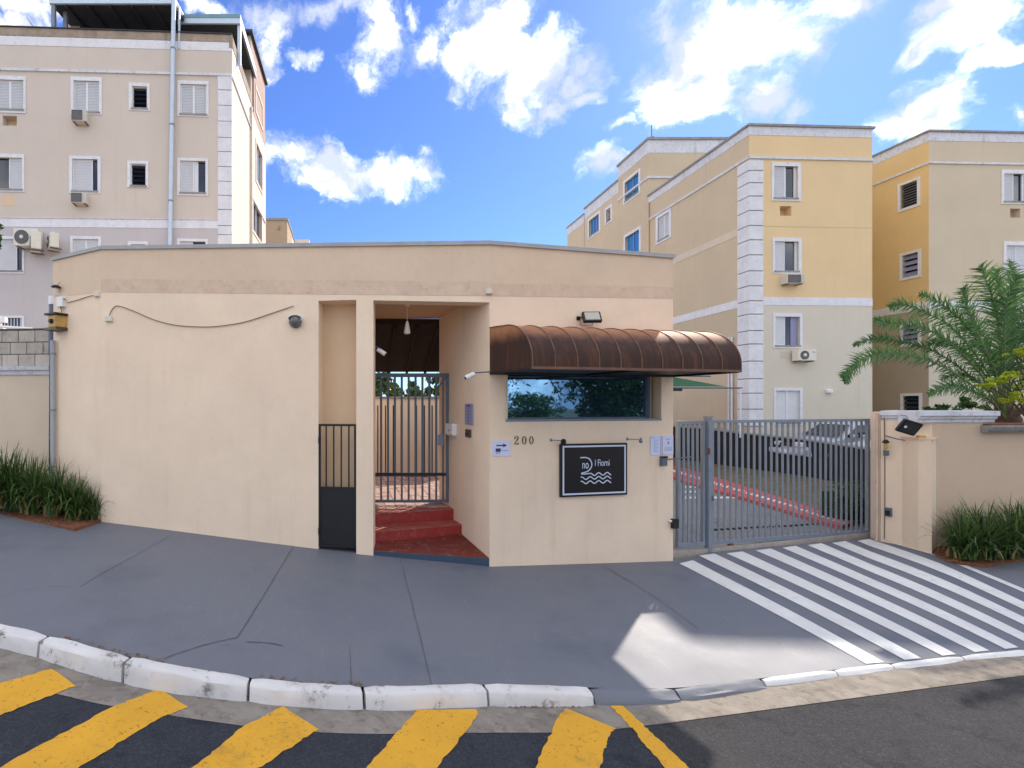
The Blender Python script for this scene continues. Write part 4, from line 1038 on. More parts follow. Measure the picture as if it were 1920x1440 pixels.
# yard beyond the gate
o = thing('garden_wall', 'sunlit cream wall seen between the bars of the pedestrian gate', 'wall', (1, 14.4, .4))
part('wall', MB().box(-5, 0, -.6, 2.2, .18, 2.18), mat('yard_wall_cream', (.82, .66, .48), .9, .05, 2), o); part('coping', MB().box(-5, -.03, 2.182, 2.2, .21, 2.24), M['coping2'], o)
o = thing('yard_railing', 'low dark railing in front of the cream yard wall', 'railing', (0, 13.75, .55))
part('rail', MB().box(-.6, -.02, -.08, 2.15, .02, .02), M['blackmetal'], o)
for k in range(14): part('bar', MB().box(-.55+k*.20, -.012, -.0, -.52+k*.20, .012, 1.85), M['blackmetal'], o)
# ================================================================== DRIVEWAY GATE
GW = wpx(1268, 9.07, 1628, 10.31)
def gatez(px, py): u, z, t = GW.hit(px, py); return u, z
def gate_leaf(name, label, px0, px1, ytop0, ybot0, ytop1, ybot1, nbar, cat='gate'):
    uA, zA0 = gatez(px0, ybot0); _, zA1 = gatez(px0, ytop0); uB, zB0 = gatez(px1, ybot1); _, zB1 = gatez(px1, ytop1)
    w = uB - uA; o = GW.w(uA, zA0, 0)
    t = thing(name, label, cat, o, GW.ang)
    zb = lambda u: (zB0 - zA0) * u / w; zt = lambda u: zA1 - zA0 + (zB1 - zA1) * u / w
    def rail(nm, f, hh, y):
        part(nm, MB().add([(0,-y,f(0)),(w,-y,f(w)),(w,y,f(w)),(0,y,f(0)),(0,-y,f(0)+hh),(w,-y,f(w)+hh),(w,y,f(w)+hh),(0,y,f(0)+hh)], [(0,3,2,1),(4,5,6,7),(0,1,5,4),(1,2,6,5),(2,3,7,6),(3,0,4,7)]), M['greymetal'], t)
    rail('bottom_rail', zb, .065, .03); rail('top_rail', lambda u: zt(u) - .05, .05, .03)
    for u in (0, w - .05): part('stile', MB().box(u, -.027, zb(u) + .066, u + .05, .027, zt(u) - .051), M['greymetal'], t)
    p = (w - .10) / (nbar + 1)
    for k in range(nbar):
        u = .05 + p * (k + 1); part('bar', MB().box(u - .019, -.010, zb(u) + .0655, u + .019, .010, zt(u) - .0505), M['greymetal'], t)
    return t, w
t, w = gate_leaf('driveway_gate', 'wide blue grey barred driveway gate between post and wall pillar', 1332, 1628, 788, 1021, 785, 1000, 27)
part('wheel', MB().lathe([(.05, -.02), (.05, .02)], (.45, -.0, -.045), 14, 'y'), M['rust'], t)
gate_leaf('small_gate_leaf', 'narrow blue grey gate leaf beside the guard room wall', 1269, 1320, 789.5, 1026, 789, 1022.5, 4)
u, z = gatez(1322, 1030); u2, z2 = gatez(1329, 783)
t = thing('gate_post', 'tall blue grey gate post with weathered cap between the two leaves', 'post', GW.w(u, z - .1, .02), GW.ang)
part('shaft', MB().box(0, -.05, 0, .075, .05, z2 - z + .1), M['greymetal'], t); part('cap', MB().box(-.012, -.06, z2 - z + .1005, .087, .06, z2 - z + .135), M['coping2'], t, bevel=.006)
part('hinge', MB().lathe([(.02, 1.75), (.02, 1.86)], (.0, -.055, 0), 8), M['rust'], t); part('hinge', MB().lathe([(.02, .95), (.02, 1.03)], (.085, -.05, 0), 8), M['darkgrey'], t)
# track beam under the gate
mb = MB(); a0 = GW.w(-.5, 0, .06); b0 = GW.w(GW.len + .1, 0, .06); a1 = GW.w(-.5, 0, -.10); b1 = GW.w(GW.len + .1, 0, -.10)
tz = lambda p: -.13 + .006 * (p.x - 5)
struct('gate_track', mb.prism([(a0.x, a0.y), (b0.x, b0.y), (b1.x, b1.y), (a1.x, a1.y)], -.6, [tz(p) + .055 for p in (a0, b0, b1, a1)]), mat('pale_track_concrete', (.42, .37, .32), .85, .2, 5, .3, 40, dirt_amt=.3))

# inner drive ----------------------------------------------------------
e0 = GW.w(-.6, 0, -.10); e1 = GW.w(GW.len + .2, 0, -.10)
mb = MB().add([(e0.x, e0.y, -.12), (e1.x, e1.y, -.12), (14.2, 15, -.11), (14.2, 60, -.10), (2.4, 60, -.10), (5.3, 12, -.11)], [(0, 1, 2, 3, 4, 5)])
struct('inner_drive', mb, M['drive'])
# pink walkway with dashes along the earth bank
wp = [PZ(1600,985,-.1), PZ(1560,972,-.1), PZ(1500,949,-.1), PZ(1400,917,-.1), PZ(1330,895,-.1), PZ(1268,877,-.1), PZ(1180,858,-.1)]
wq = [PZ(1580,992,-.1), PZ(1540,983,-.1), PZ(1468,960,-.1), PZ(1375,932,-.1), PZ(1315,916,-.1), PZ(1268,900,-.1), PZ(1180,874,-.1)]
wpc, wqc = catmull(wp, 5), catmull(wq, 5)
mb = MB()
for a, b in zip(wpc, wqc): mb.v += [(a.x, a.y, -.03), (b.x, b.y, -.03), (b.x, b.y, -.13), (a.x, a.y, -.13)]
for i in range(len(wpc) - 1):
    for j in range(4): mb.f.append((4*i+j, 4*i+(j+1) % 4, 4*i+4+(j+1) % 4, 4*i+4+j))
walk = struct('red_walkway', mb, mat('red_walkway_paint', (.48, .10, .09), .7, .15, 3, dirt_amt=.15))
for i in range(0, len(wpc) - 1, 1):
    a, b = wpc[i], wqc[i]; c, d = wpc[i+1], wqc[i+1]; n = 2
    for k in range(n):
        t0 = (k + .1) / n; t1 = (k + .65) / n
        p0, p1 = a.lerp(c, t0), a.lerp(c, t1); q0, q1 = b.lerp(d, t0), b.lerp(d, t1)
        obj('dash', MB().quad(*[Vector((v.x, v.y, -.026)) for v in (p0.lerp(q0, .42), p1.lerp(q1, .42), p1.lerp(q1, .62), p0.lerp(q0, .62))]).mesh('dash', M['stripe']), walk)
# white bars painted across the drive
idrv = bpy.data.objects['inner_drive']
for row, (y, xa, xb) in enumerate(((903,1268,1330),(911,1268,1362),(920,1268,1378),(931,1268,1400))):
    k = 0
    x = xa
    while x < xb:
        a, b, c, d = PZ(x, y+3.5, -.1), PZ(x+7, y+3.5, -.1), PZ(x+7, y, -.1), PZ(x, y, -.1)
        obj('painted_bar', MB().quad(*[Vector((p.x, p.y, -.102)) for p in (a, b, c, d)]).mesh('painted_bar', M['stripe']), idrv); x += 11.5
# speed hump studs
for k in range(20):
    px = 1342 + k * 11.6; p = PZ(px, 993 - (px-1342)*.055, -.1)
    obj('road_stud', MB().box(-.03, -.03, 0, .03, .03, .03).mesh('road_stud', M['blackmetal']), idrv, (p.x, p.y, -.115))
# retaining wall, raised lot, earth bank
rt = [(PZ(1200,858,0)), (PZ(1268,866,0)), PZ(1330,872,0), PZ(1400,882,0), PZ(1500,898,0), PZ(1628,922,0), PZ(1760,945,0)]
for p in rt[:4]: p.x -= .28
ztop = [1.6, 1.5, 1.45, 1.36, 1.28, 1.16, 1.1]
o = thing('retaining_wall', 'long black retaining wall behind the earth bank, seen through the driveway gate', 'wall', (14, 18, 0))
poly = [(p.x, p.y) for p in rt]; back = [(p.x + .25, p.y + .1) for p in rt][::-1]
part('wall', MB().prism(poly + back, -.4, ztop + ztop[::-1]).xf(Matrix.Translation(-o.location)), M['blackwall'], o)
mbc = MB()
for i in range(len(rt) - 1):
    (p, q) = rt[i], rt[i+1]
    part('coping', MB().add([(p.x-.04, p.y, ztop[i]+.002), (q.x-.04, q.y, ztop[i+1]+.002), (q.x+.3, q.y+.1, ztop[i+1]+.002), (p.x+.3, p.y+.1, ztop[i]+.002), (p.x-.04, p.y, ztop[i]+.05), (q.x-.04, q.y, ztop[i+1]+.05), (q.x+.3, q.y+.1, ztop[i+1]+.05), (p.x+.3, p.y+.1, ztop[i]+.05)],
        [(0,3,2,1),(4,5,6,7),(0,1,5,4),(1,2,6,5),(2,3,7,6),(3,0,4,7)]).xf(Matrix.Translation(-o.location)), M['coping2'], o)
mb = MB()
for i, p in enumerate(rt): 
    q = wp[len(wp) - 1 - i] if i < len(wp) else wp[0]
    mb.v += [(p.x + .02, p.y, .12), (q.x + .02, q.y + .0, -.05)]
for i in range(len(rt) - 1): mb.f.append((2*i, 2*i+1, 2*i+3, 2*i+2))
struct('earth_bank', mb, M['earth'])
struct('parking_lot', MB().add([(p.x + .2, p.y, .45) for p in rt] + [(40, 12, .45), (40, 60, .45), (13.8, 60, .45)], [tuple(range(len(rt) + 3))]), M['drive'])

# ================================================================== FRONT WALL, RIGHT OF THE GATE
fw = thing('boundary_wall', 'cream boundary wall with grimy moulded coping running right from the driveway gate', 'wall', (10, 9.3, -.1))
rf = lambda mb: mb.xf(Matrix.Translation(-fw.location))
q1 = PZ(1632, 1010, -.13); q2 = PZ(1650, 1015.5, -.11); q3 = PZ(1690, 1023, -.11)
WRt = Wall((q2.x, q2.y), (q3.x + .02, q3.y))
cst = P(1749, CY, 9.32); cen = P(2700, CY, 10.4)
WFr = Wall((cst.x, cst.y), (cen.x, cen.y))
part('gate_pillar', rf(MB().prism([(q1.x, q1.y), (q2.x, q2.y), (q2.x + .35, q2.y + .10), (q1.x + .35, q1.y + .10)], -.7, 2.28)), M['cream'], fw)
part('return_wall', rf(MB().prism([(q2.x+.012, q2.y-.004), (q3.x+.02, q3.y), (cst.x + .01, cst.y + .0), (cst.x + .30, cst.y + .35), (q2.x + .36, q2.y + .06)], -.7, 2.12)), M['cream'], fw)
u_s = WFr.hit(1845, 790)[0]
mb = MB().box(0, 0, -.7, u_s, .22, 2.10); part('front_wall', mb, mat('shadow_side_cream', (.62, .47, .33), .85, .05, 1.3, .5, 90, streak=.22, dirt=(.45,.33,.22), dirt_amt=.08), fw, W=WFr)  # cream darkened in its colour because this front lies in shade
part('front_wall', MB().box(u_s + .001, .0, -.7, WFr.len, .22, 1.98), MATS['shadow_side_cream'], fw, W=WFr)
# moulded coping
prof = [(.26, 2.10), (-.02, 2.10), (-.03, 2.15), (-.06, 2.17), (-.065, 2.20), (-.10, 2.22), (-.10, 2.30), (.26, 2.31)]
uc = WFr.hit(1862, 775)[0]
part('coping', MB().extr(prof, -.35, uc), M['trimdirty'], fw, W=WFr)
prof2 = [(y, z) for y, z in prof]
part('coping', MB().extr([(y + .05, z) for y, z in prof], .02, WRt.len + .05), M['trimdirty'], fw, W=WRt)
ul = WFr.hit(1838, 805)[0]
part('planter_ledge', MB().extr([(.9, 1.93), (-.10, 1.93), (-.14, 1.97), (-.17, 2.02), (-.17, 2.05), (.9, 2.05)], ul, WFr.len), M['coping2'], fw, W=WFr)
part('planter_soil', MB().box(ul + .05, -.08, 2.052, WFr.len, 1.6, 2.075), M['soil'], fw, W=WFr)
# buttress
k1, k2, k3 = PZ(1689, 1022, -.11), PZ(1722, 1033, -.11), PZ(1747, 1039, -.11)
part('buttress', rf(MB().prism([(k1.x, k1.y), (k2.x, k2.y), (k3.x, k3.y), (cst.x + .08, cst.y + .02), (k1.x + .3, k1.y + .1)], -.7, 1.81)), mat('buttress_cream', (.83, .67, .49), .85, .06, 1.3, .5, 90, streak=.15, dirt=(.5, .33, .2), dirt_amt=.12), fw)
part('buttress_cap', rf(MB().prism([(k1.x-.03, k1.y-.02), (k2.x-.03, k2.y-.03), (k3.x+.02, k3.y-.03), (cst.x + .10, cst.y + .02), (k1.x + .3, k1.y + .1)], 1.812, 1.845)), M['peach'], fw)
part('downpipe', rf(MB().tube([(q2.x - .03, q2.y + .03, -.1), (q2.x - .03, q2.y + .03, 2.25)], .022, 8)), M['peach2'], fw, smooth=True)
part('cable', rf(MB().tube(catmull([Vector((q2.x + .02, q2.y - .06, 2.2)), Vector((q2.x + .03, q2.y - .06, 1)), Vector((q2.x + .02, q2.y - .06, -.05))], 6), .008, 5)), M['cable'], fw)
# lamp on top of the return wall
c = P(1704, 801, 9.2)
t = thing('floodlight', 'tilted dark square floodlight below the coping of the boundary wall', 'floodlight', c, 0, 'floodlights')
m = Matrix.Rotation(R(14), 4, 'Y') @ Matrix.Rotation(R(28), 4, 'X') @ Matrix.Rotation(R(-12), 4, 'Z')
part('housing', MB().box(-.14, -.03, -.12, .14, .03, .12).xf(m), M['blackmetal'], t, bevel=.01); part('lens', MB().box(-.11, -.036, -.09, .11, -.031, .09).xf(m), mat('dark_lamp_lens', (.03, .032, .03), .3, .1, 9), t)
part('bracket', MB().tube([(.0, .0, .11), (.01, .06, .20), (.03, .16, .20)], .012, 6), M['coping2'], t); part('clamp', MB().lathe([(.02, -.045), (.02, -.037)], (-.07, 0, 0), 10, 'y').xf(m), M['white'], t)
c = WRt.px(1666, 827, .0)
t = thing('wall_lantern', 'small dark wall lantern hanging on the return wall beside the gate pillar', 'lantern', c, WRt.ang)
part('arm', MB().tube([(0, 0, .08), (0, -.10, .10), (.16, -.12, .05), (.26, -.1, .03)], .010, 6), M['darkgrey'], t); part('shade', MB().lathe([(.02, .06), (.05, .02), (.045, -.0), (.02, -.01)], (0, -.10, -.03), 12), M['blackmetal'], t); part('bulb', MB().lathe([(.02, -.01), (.03, -.08), (.02, -.12)], (0, -.10, -.03), 12), M['yellowbox'], t); part('base', MB().box(-.03, -.12, -.26, .03, -.06, -.17), M['darkgrey'], t)
u0, z0, u1, z1 = WRt.rect(1661, 952, 1673, 968)
t = thing('socket_box', 'small dark grey socket box low on the return wall', 'box', WRt.w(u0, z0), WRt.ang); part('case', MB().box(0, -.05, 0, u1-u0, 0, z1-z0), M['darkgrey'], t, bevel=.006); part('flap', MB().box(.01, -.056, .02, u1-u0-.01, -.051, (z1-z0)*.7), M['blackmetal'], t)
c = Vector((k2.x + .06, k2.y + .02, 1.846)); t = thing('warning_lamp', 'tiny amber warning lamp on top of the buttress', 'lamp', c, 0); part('lens', MB().box(-.055, -.04, 0, .055, .03, .035), M['yellowbox'], t, bevel=.008); part('base', MB().box(-.06, -.045, -.012, .06, .035, -.001), M['offwhite'], t)

# ================================================================== LEFT SIDE WALL WITH CONCRETE BLOCKS
WB = wpx(-500, 10.6, 97, 9.95)
lw = thing('left_wall', 'beige wall topped with raw concrete blocks, left of the gatehouse', 'wall', (WB.a.x, WB.a.y, .4))
zc0 = WB.hit(50, 703)[1]
part('wall', MB().box(0, 0, -.6, WB.len, .2, zc0), mat('side_wall_beige', (.66, .54, .40), .9, .06, 1.5, .4, 70, streak=.15), lw, W=WB)
zc1 = WB.hit(50, 687)[1]; hz = zc1 - zc0
part('coping', MB().extr([(.2, zc0+.001), (-.03, zc0+.001), (-.05, zc0 + hz*.4), (-.09, zc0 + hz*.55), (-.11, zc1), (.2, zc1)], 0, WB.len), M['trimdirty'], lw, W=WB)
zt1 = WB.hit(50, 619)[1]; ch = (zt1 - zc1) / 3; bl = WB.hit(80, 650)[0] - WB.hit(49, 650)[0]
part('mortar', MB().box(0, .012, zc1+.001, WB.len, .19, zt1), M['mortar'], lw, W=WB)
bms = [MB().box(0, 0, 0, bl - .014, .17, ch - .014).mesh('concrete_block', mm, bevel=.006) for mm in (M['block'], mat('pale_concrete_block', (.52,.46,.39), .95,.15,4,.6,60,dirt=(.08,.07,.06),dirt_amt=.35,streak=.6))]
for r in range(3):
    u = WB.len - bl * (1.0 if r % 2 == 0 else .5)
    first = True
    while u > .1:
        o = obj('concrete_block', random.choice(bms), lw); p = WB.w(u, zc1 + r * ch + .008, -.0 + random.uniform(0, .004)); o.location = p - lw.location; o.rotation_euler = (0, 0, WB.ang); u -= bl
part('blackened_cap', MB().box(0, -.01, zt1 + .001, WB.len, .19, zt1 + .03), M['mortar'], lw, W=WB)
# pipes and gadgets at the corner of the left wing
bp = P(97, CY, 9.62); z_t = EYE - (556-CY)/F*9.62
t = thing('service_pipe', 'tall dark green service pipe at the left corner of the gatehouse', 'pipe', (bp.x, bp.y, .4)); part('pipe', MB().tube([(0, 0, 0), (.02, 0, 2.9)], .055, 12), M['greenpipe'], t, smooth=True); part('upper_pipe', MB().tube([(.02, 0, 2.9), (.035, 0, z_t-.4-.15)], .075, 12), M['darkgrey'], t, smooth=True); part('cap', MB().tube([(.035, 0, z_t-.4-.149), (.035, 0, z_t-.4)], .085, 14), M['white'], t, smooth=True)
for z in (1.4, 2.3): part('clamp', MB().tube([(.01, 0, z), (.01, 0, z + .03)], .062, 12), M['greymetal'], t)
t = thing('downpipe', 'slim pale grey downpipe beside the dark green service pipe', 'pipe', (bp.x + .115, bp.y - .17, .4)); part('pipe', MB().tube([(0, 0, 0), (.0, 0, 3.15)], .04, 12), mat('grey_downpipe', (.36, .38, .40), .5, .08, 3), t, smooth=True)
for z in (.9, 1.9, 2.9): part('bracket', MB().tube([(.0, 0, z), (.0, 0, z + .03)], .047, 12), M['greymetal'], t)
c = WA.px(118, 603, .0); t = thing('wall_siren', 'weathered amber siren box with a black lid on the left wing', 'siren', c, WA.ang)
part('body', MB().prism([(-.11, -.20), (.09, -.20), (.13, 0), (-.13, 0)], -.12, .09), M['yellowbox'], t, bevel=.012); part('lid', MB().box(-.17, -.24, .092, .15, 0, .125), M['blackmetal'], t, bevel=.005); part('horn', MB().lathe([(.03, -.01), (.045, .04), (.01, .045)], (0, -.24, -.02), 12, 'y'), M['blackmetal'], t); part('tray', MB().box(-.2, -.22, -.17, .14, 0, -.125), M['numeral'], t)
c = WA.px(118, 566, .0); t = thing('alarm_box', 'white plastic alarm box above the amber siren', 'box', c, WA.ang); part('case', MB().box(-.07, -.08, -.10, .09, 0, .08), M['white'], t, bevel=.01); part('wire', MB().tube(catmull([Vector((-.02,-.03,-.1)), Vector((.05,-.05,-.22)), Vector((.07,-.06,-.34))], 5), .007, 5), M['cable'], t); part('screw_tab', MB().box(.092, -.05, .02, .12, -.03, .04), M['greymetal'], t)
c = WA.px(113, 541, .0); t = thing('photocell', 'tiny black capped photocell on a stalk above the alarm box', 'sensor', c, WA.ang); part('cap', MB().lathe([(.0, .05), (.05, .04), (.085, .01), (.07, .0)], (0, -.08, 0), 12), M['blackmetal'], t); part('stem', MB().tube([(0, -.08, .0), (.0, -.08, -.10), (.02, 0, -.14)], .018, 8), M['offwhite'], t); part('aerial_wire', MB().tube([(.0,-.06,.04), (.06,-.04,.10)], .004, 4), M['cable'], t)
# white tube roof behind the block wall
c = P(0, 615, 12.5); t = thing('tube_roof', 'white steel tube roof edge peeping above the block wall', 'roof frame', (c.x, c.y, c.z))
part('tube', MB().tube([(-2.6, 0, .22), (.75, 0, -.02)], .035, 6), M['lattice'], t); part('tube', MB().tube([(-.05, .1, -.6), (-.05, .1, .28)], .03, 6), M['lattice'], t); part('bracket', MB().box(-.10, .02, .14, .10, .12, .26), M['lattice'], t)
for k in range(5): part('tube', MB().tube([(-2 + k*.5, .05, .12 - k*.03), (-2 + k*.5, 1.4, .12 - k*.03)], .02, 5), M['lattice'], t)

# ================================================================== LEFT APARTMENT BUILDING
LW = wpx(-420, 17.65, 435, 18.5)
c0 = P(435, CY, 18.5)
LS = Wall((c0.x, c0.y), (c0.x - .0, 25.9)) if False else None
# right side plane follows its measured foreshortening
s1 = P(470, CY, 21.9); s2 = P(497, CY, 25.2)
LS = Wall((c0.x, c0.y), (s1.x, s1.y)); LS2 = Wall((s1.x, s1.y), (s2.x, s2.y))
lb = thing('apartment_building', 'pinkish beige apartment block with metal roof terrace, left behind the gatehouse', 'building', (c0.x, c0.y, 0), 0, 'apartment blocks')
ZT = EYE - (69-CY)/F*18.5; ZT0 = LW.hit(0, 50)[1]
LW.top = lambda py0, py1: None
def lz(px, py): return LW.hit(px, py)[1]
holes = []
def LWIN(o, i, lv, **k): return window(lb, LW, o, i, lv, holes, **k)
S2 = [(0,.5,'s'),(.5,1,'s')]
rows = [(143,212,150,205),(289,360,296,355),(443,510,451,508),(590,640,598,640)]
LWIN((-14,143,49,212), (-8,150,44.5,205.5), S2)
LWIN((133,145,191.5,215), (138.5,152,186.5,210.5), S2)
LWIN((242,156,281,208), (248,162.5,276.5,203.5), [], louvre=5, glass='darkglass')
LWIN((333,152,391.5,219), (338.5,158.5,387.5,214.5), S2)
LWIN((-14,289,46,360), (-8,296,42,355), [(0,.48,'g'),(.48,1,'s')])
LWIN((130,293,189,363), (136,298.5,183.5,358.5), [(0,.78,'s'),(.78,1,'g')])
LWIN((239,302,278.5,352), (245,307.5,274,348.5), [], louvre=5, glass='darkglass')
LWIN((332.5,297,390,367), (338,302,385.5,361.5), [(0,.54,'s'),(.54,.70,'f'),(.70,1,'g')])
LWIN((-20,443,46,513), (-14,448.5,42,507.5), [(0,.8,'s'),(.8,1,'g')])
LWIN((132,443,190,515), (137,448.5,185,509), S2)
LWIN((240,453,278,505), (246,458.5,274,500), [], louvre=5)
LWIN((332,448,390,518), (337.5,453,385.5,512), [(0,.5,'s'),(.5,1,'g')])
LWIN((-120,143,-60,212), (-114,150,-66,205.5), S2); LWIN((-120,289,-60,360), (-114,296,-66,355), S2)
w = LWIN((-10,592,46,640), (-6,596,41,636), [(0,1,'g')])
u0, z0, u1, z1 = LW.rect(-6,596,41,636)
for k in range(8): part('bar', MB().box(u0+(u1-u0)*(k+.5)/8-.012, .0, z0, u0+(u1-u0)*(k+.5)/8+.012, .02, z1), M['frame'], w)
hz_ = LW.rect(5,217,31.5,235.5); holes.append((*hz_, .30))
part('recess', MB().box(hz_[0], .30, hz_[1], hz_[2], .33, hz_[3]), M['niche'], lb, W=LW)
zt = lambda u: ZT0 + (ZT - ZT0) * u / LW.len * 1.0
mb = wall_sheet(MB(), 0, LW.len, -.6, 14.0, holes, ztop=lambda u: lz(0,84) + (lz(432,96) - lz(0,84)) * (u - LW.hit(0,80)[0]) / (LW.hit(432,80)[0] - LW.hit(0,80)[0]))
part('wall', mb, M['lb'], lb, W=LW)
uu = lambda px: LW.hit(px, 300)[0]
ua, ub = 0, LW.len
def lband(ya0, ya1, yb0, yb1, y, m, name, a=None, b=None, W=LW, xa=0, xb=432, root=lb, th=.1):
    """band whose top/bottom pixel rows are given at columns xa and xb"""
    a = 0 if a is None else a; b = W.len if b is None else b
    Ua, Ub = W.hit(xa, 300)[0], W.hit(xb, 300)[0]
    f = lambda y0, y1: (lambda u: W.hit(xa, y0)[1] + (W.hit(xb, y1)[1] - W.hit(xa, y0)[1]) * (u - Ua) / (Ub - Ua))
    hi, lo = f(ya0, yb0), f(ya1, yb1)
    mb = MB().add([(a, y, lo(a)), (b, y, lo(b)), (b, th, lo(b)), (a, th, lo(a)), (a, y, hi(a)), (b, y, hi(b)), (b, th, hi(b)), (a, th, hi(a))],
        [(0,3,2,1),(4,5,6,7),(0,1,5,4),(1,2,6,5),(2,3,7,6),(3,0,4,7)])
    return part(name, mb, m, root, W=W)
uq = LW.hit(408.5, 300)[0]
lband(67, 84, 80, 96, -.012, M['trim'], 'white_band'); lband(51, 66.6, 66, 79.6, -.02, mat('bare_block_parapet', (.36,.29,.22), .95, .25, 3, .6, 50, dirt=(.06,.05,.04), dirt_amt=.4, streak=.5), 'parapet')
lband(49, 50.8, 64, 65.8, -.06, M['canopydark'], 'parapet_capping')
lband(128, 132.5, 139, 143.5, -.05, M['trimdirty'], 'string_course'); lband(409, 425, 413, 429, -.012, M['trim'], 'white_band', b=uq)
lband(407.6, 408.9, 411.6, 412.9, -.04, M['trimdirty'], 'string_course', b=uq)
# quoins
zq = [LW.hit(420, y)[1] for y in (143.6,170,199,228.5,259,285.5,313.5,341,367.5,394,424,441,468,495,522)]
for a, b in zip(zq, zq[1:]): part('quoin', MB().box(uq, -.035, b + .022, LW.len + .0, .05, a), M['quoin'], lb, W=LW, bevel=.006)
part('quoin_backing', MB().box(uq + .01, -.006, zq[-1], LW.len - .01, .03, zq[0]), M['joint'], lb, W=LW)
# window air conditioners and patches
panel_ac('air_conditioner', 'box air conditioner under the top row middle shutters, left block', LW, (141,214,169,235))
panel_ac('air_conditioner', 'box air conditioner under the half open shutter of the left block', LW, (140,367,168,386))
part('patch', MB().box(*[v for v in (LW.rect(4,368,27,386)[0], -.006, LW.rect(4,368,27,386)[1], LW.rect(4,368,27,386)[2], .01, LW.rect(4,368,27,386)[3])]), M['niche'], lb, W=LW, label='square plaster patch')
r_ = LW.rect(1,519,27,540); part('patch', MB().box(r_[0], -.006, r_[1], r_[2], .01, r_[3]), M['lb'], lb, W=LW)
r_ = LW.hit(57, 467); split_ac('white outdoor unit with dark round fan grille, leftmost of three beside the wall top', LW.w(r_[0]+.05, r_[1], .05), LW.ang, .80, .58, .34)
r_ = LW.hit(93, 478); split_ac('beige sided outdoor unit turned edge on, middle of the three', LW.w(r_[0]-.1, r_[1], .35), LW.ang - R(62), .75, .56, .30)
r_ = LW.hit(120, 474); split_ac('small outdoor unit farthest right of the three above the gatehouse corner', LW.w(r_[0]-.05, r_[1], .35), LW.ang - R(55), .62, .48, .26)
# side wall, sunlit
hs = []
def sz(W, px, py): return W.hit(px, py)[1]
part('side_wall', wall_sheet(MB(), 0, LS.len, -.6, ZT - .45, []), M['lbw'], lb, W=LS)
part('white_band', MB().box(0, -.012, ZT - .72, LS.len, .03, ZT - .40), M['trim'], lb, W=LS); part('parapet', MB().box(-.02, -.03, ZT - .395, LS.len, .1, ZT - .02), MATS['bare_block_parapet'], lb, W=LS)
part('string_course', MB().box(0, -.05, ZT - 1.45, LS.len, .03, ZT - 1.38), M['trimdirty'], lb, W=LS)
part('downpipe', MB().tube([(LS.len - .12, -.06, 0), (LS.len - .12, -.06, ZT - .6)], .05, 8), M['acbody'], lb, W=LS)
def LSW(outer, lv, glass='darkglass', trim='frame'):
    a = LS2.hit(outer[0], outer[1]); b = LS2.hit(outer[2], outer[1] + (outer[3]-outer[1])*.5)
    return a, b
TZ = EYE - (67-CY)/F*21.9
for (x0, yt, yb, x1, g) in ((479.5,165,206,491.5,'darkglass'),(480,266,336,491,'blueglass'),(474,372,430,490,'darkglass')):
    ua_, ub_ = LS2.hit(x0, 300)[0], LS2.hit(x1, 300)[0]; za, zb_ = sz(LS2, x0, yb), sz(LS2, x0, yt)
    hs.append((ua_, za, ub_, zb_)); o_ = (ua_-.12, za-.12, ub_+.12, zb_+.12)
    wv = part('window', ring(MB(), (ua_, za, ub_, zb_), o_, -.03, .02), M['lbw'] , lb, W=LS2)
    part('pane', MB().box(ua_, .10, za, ub_, .12, zb_), M[g], wv); part('mullion', MB().box((ua_+ub_)/2-.03, .05, za, (ua_+ub_)/2+.03, .099, zb_), M['frame'], wv)
part('side_wall', wall_sheet(MB(), 0, LS2.len, -.6, 14.6, hs), M['lbw'], lb, W=LS2)
part('upper_side_wall', MB().box(0, 0, 14.602, LS2.len, .2, TZ), M['pent'], lb, W=LS2)
part('string_course', MB().box(0, -.05, 11.0, LS2.len, .03, 11.08), M['trimdirty'], lb, W=LS2)
# tower front face above the terrace, and hidden faces
rb_ = lambda mb: mb.xf(Matrix.Translation(-lb.location))
a_ = LW.w(0, 0); 
part('tower_front', rb_(MB().quad((s1.x-.001, s1.y, 12), (s1.x-2.2, s1.y, 12), (s1.x-2.2, s1.y, TZ), (s1.x-.001, s1.y, TZ))), M['lb'], lb)
part('tower_roof', rb_(MB().prism([(s1.x+.12, s1.y-.25), (s2.x+.12, s2.y+.1), (s1.x-2.4, s2.y+.1), (s1.x-2.4, s1.y-.25)], TZ + .002, TZ + .10)), M['canopydark'], lb)
part('terrace_floor', rb_(MB().prism([(a_.x, a_.y+.1), (c0.x-.08, c0.y+.1), (s1.x-.08, s1.y), (s1.x-.1, s2.y-.1), (a_.x, s2.y-.1)], ZT - .62, ZT - .5)), M['coping2'], lb)
part('rear_wall', rb_(MB().box(a_.x, s2.y, -.6, s2.x, s2.y + .2, 14.6).box(a_.x - .2, a_.y, -.6, a_.x, s2.y + .2, 15)), M['lb'], lb)
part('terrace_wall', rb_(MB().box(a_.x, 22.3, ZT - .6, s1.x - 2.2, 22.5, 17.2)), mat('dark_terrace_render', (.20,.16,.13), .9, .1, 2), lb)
part('terrace_pier', rb_(MB().box(P(120,0,19.6).x, 19.6, ZT-.5, P(150,0,19.6).x, 19.9, 17.0)), M['lb'], lb)
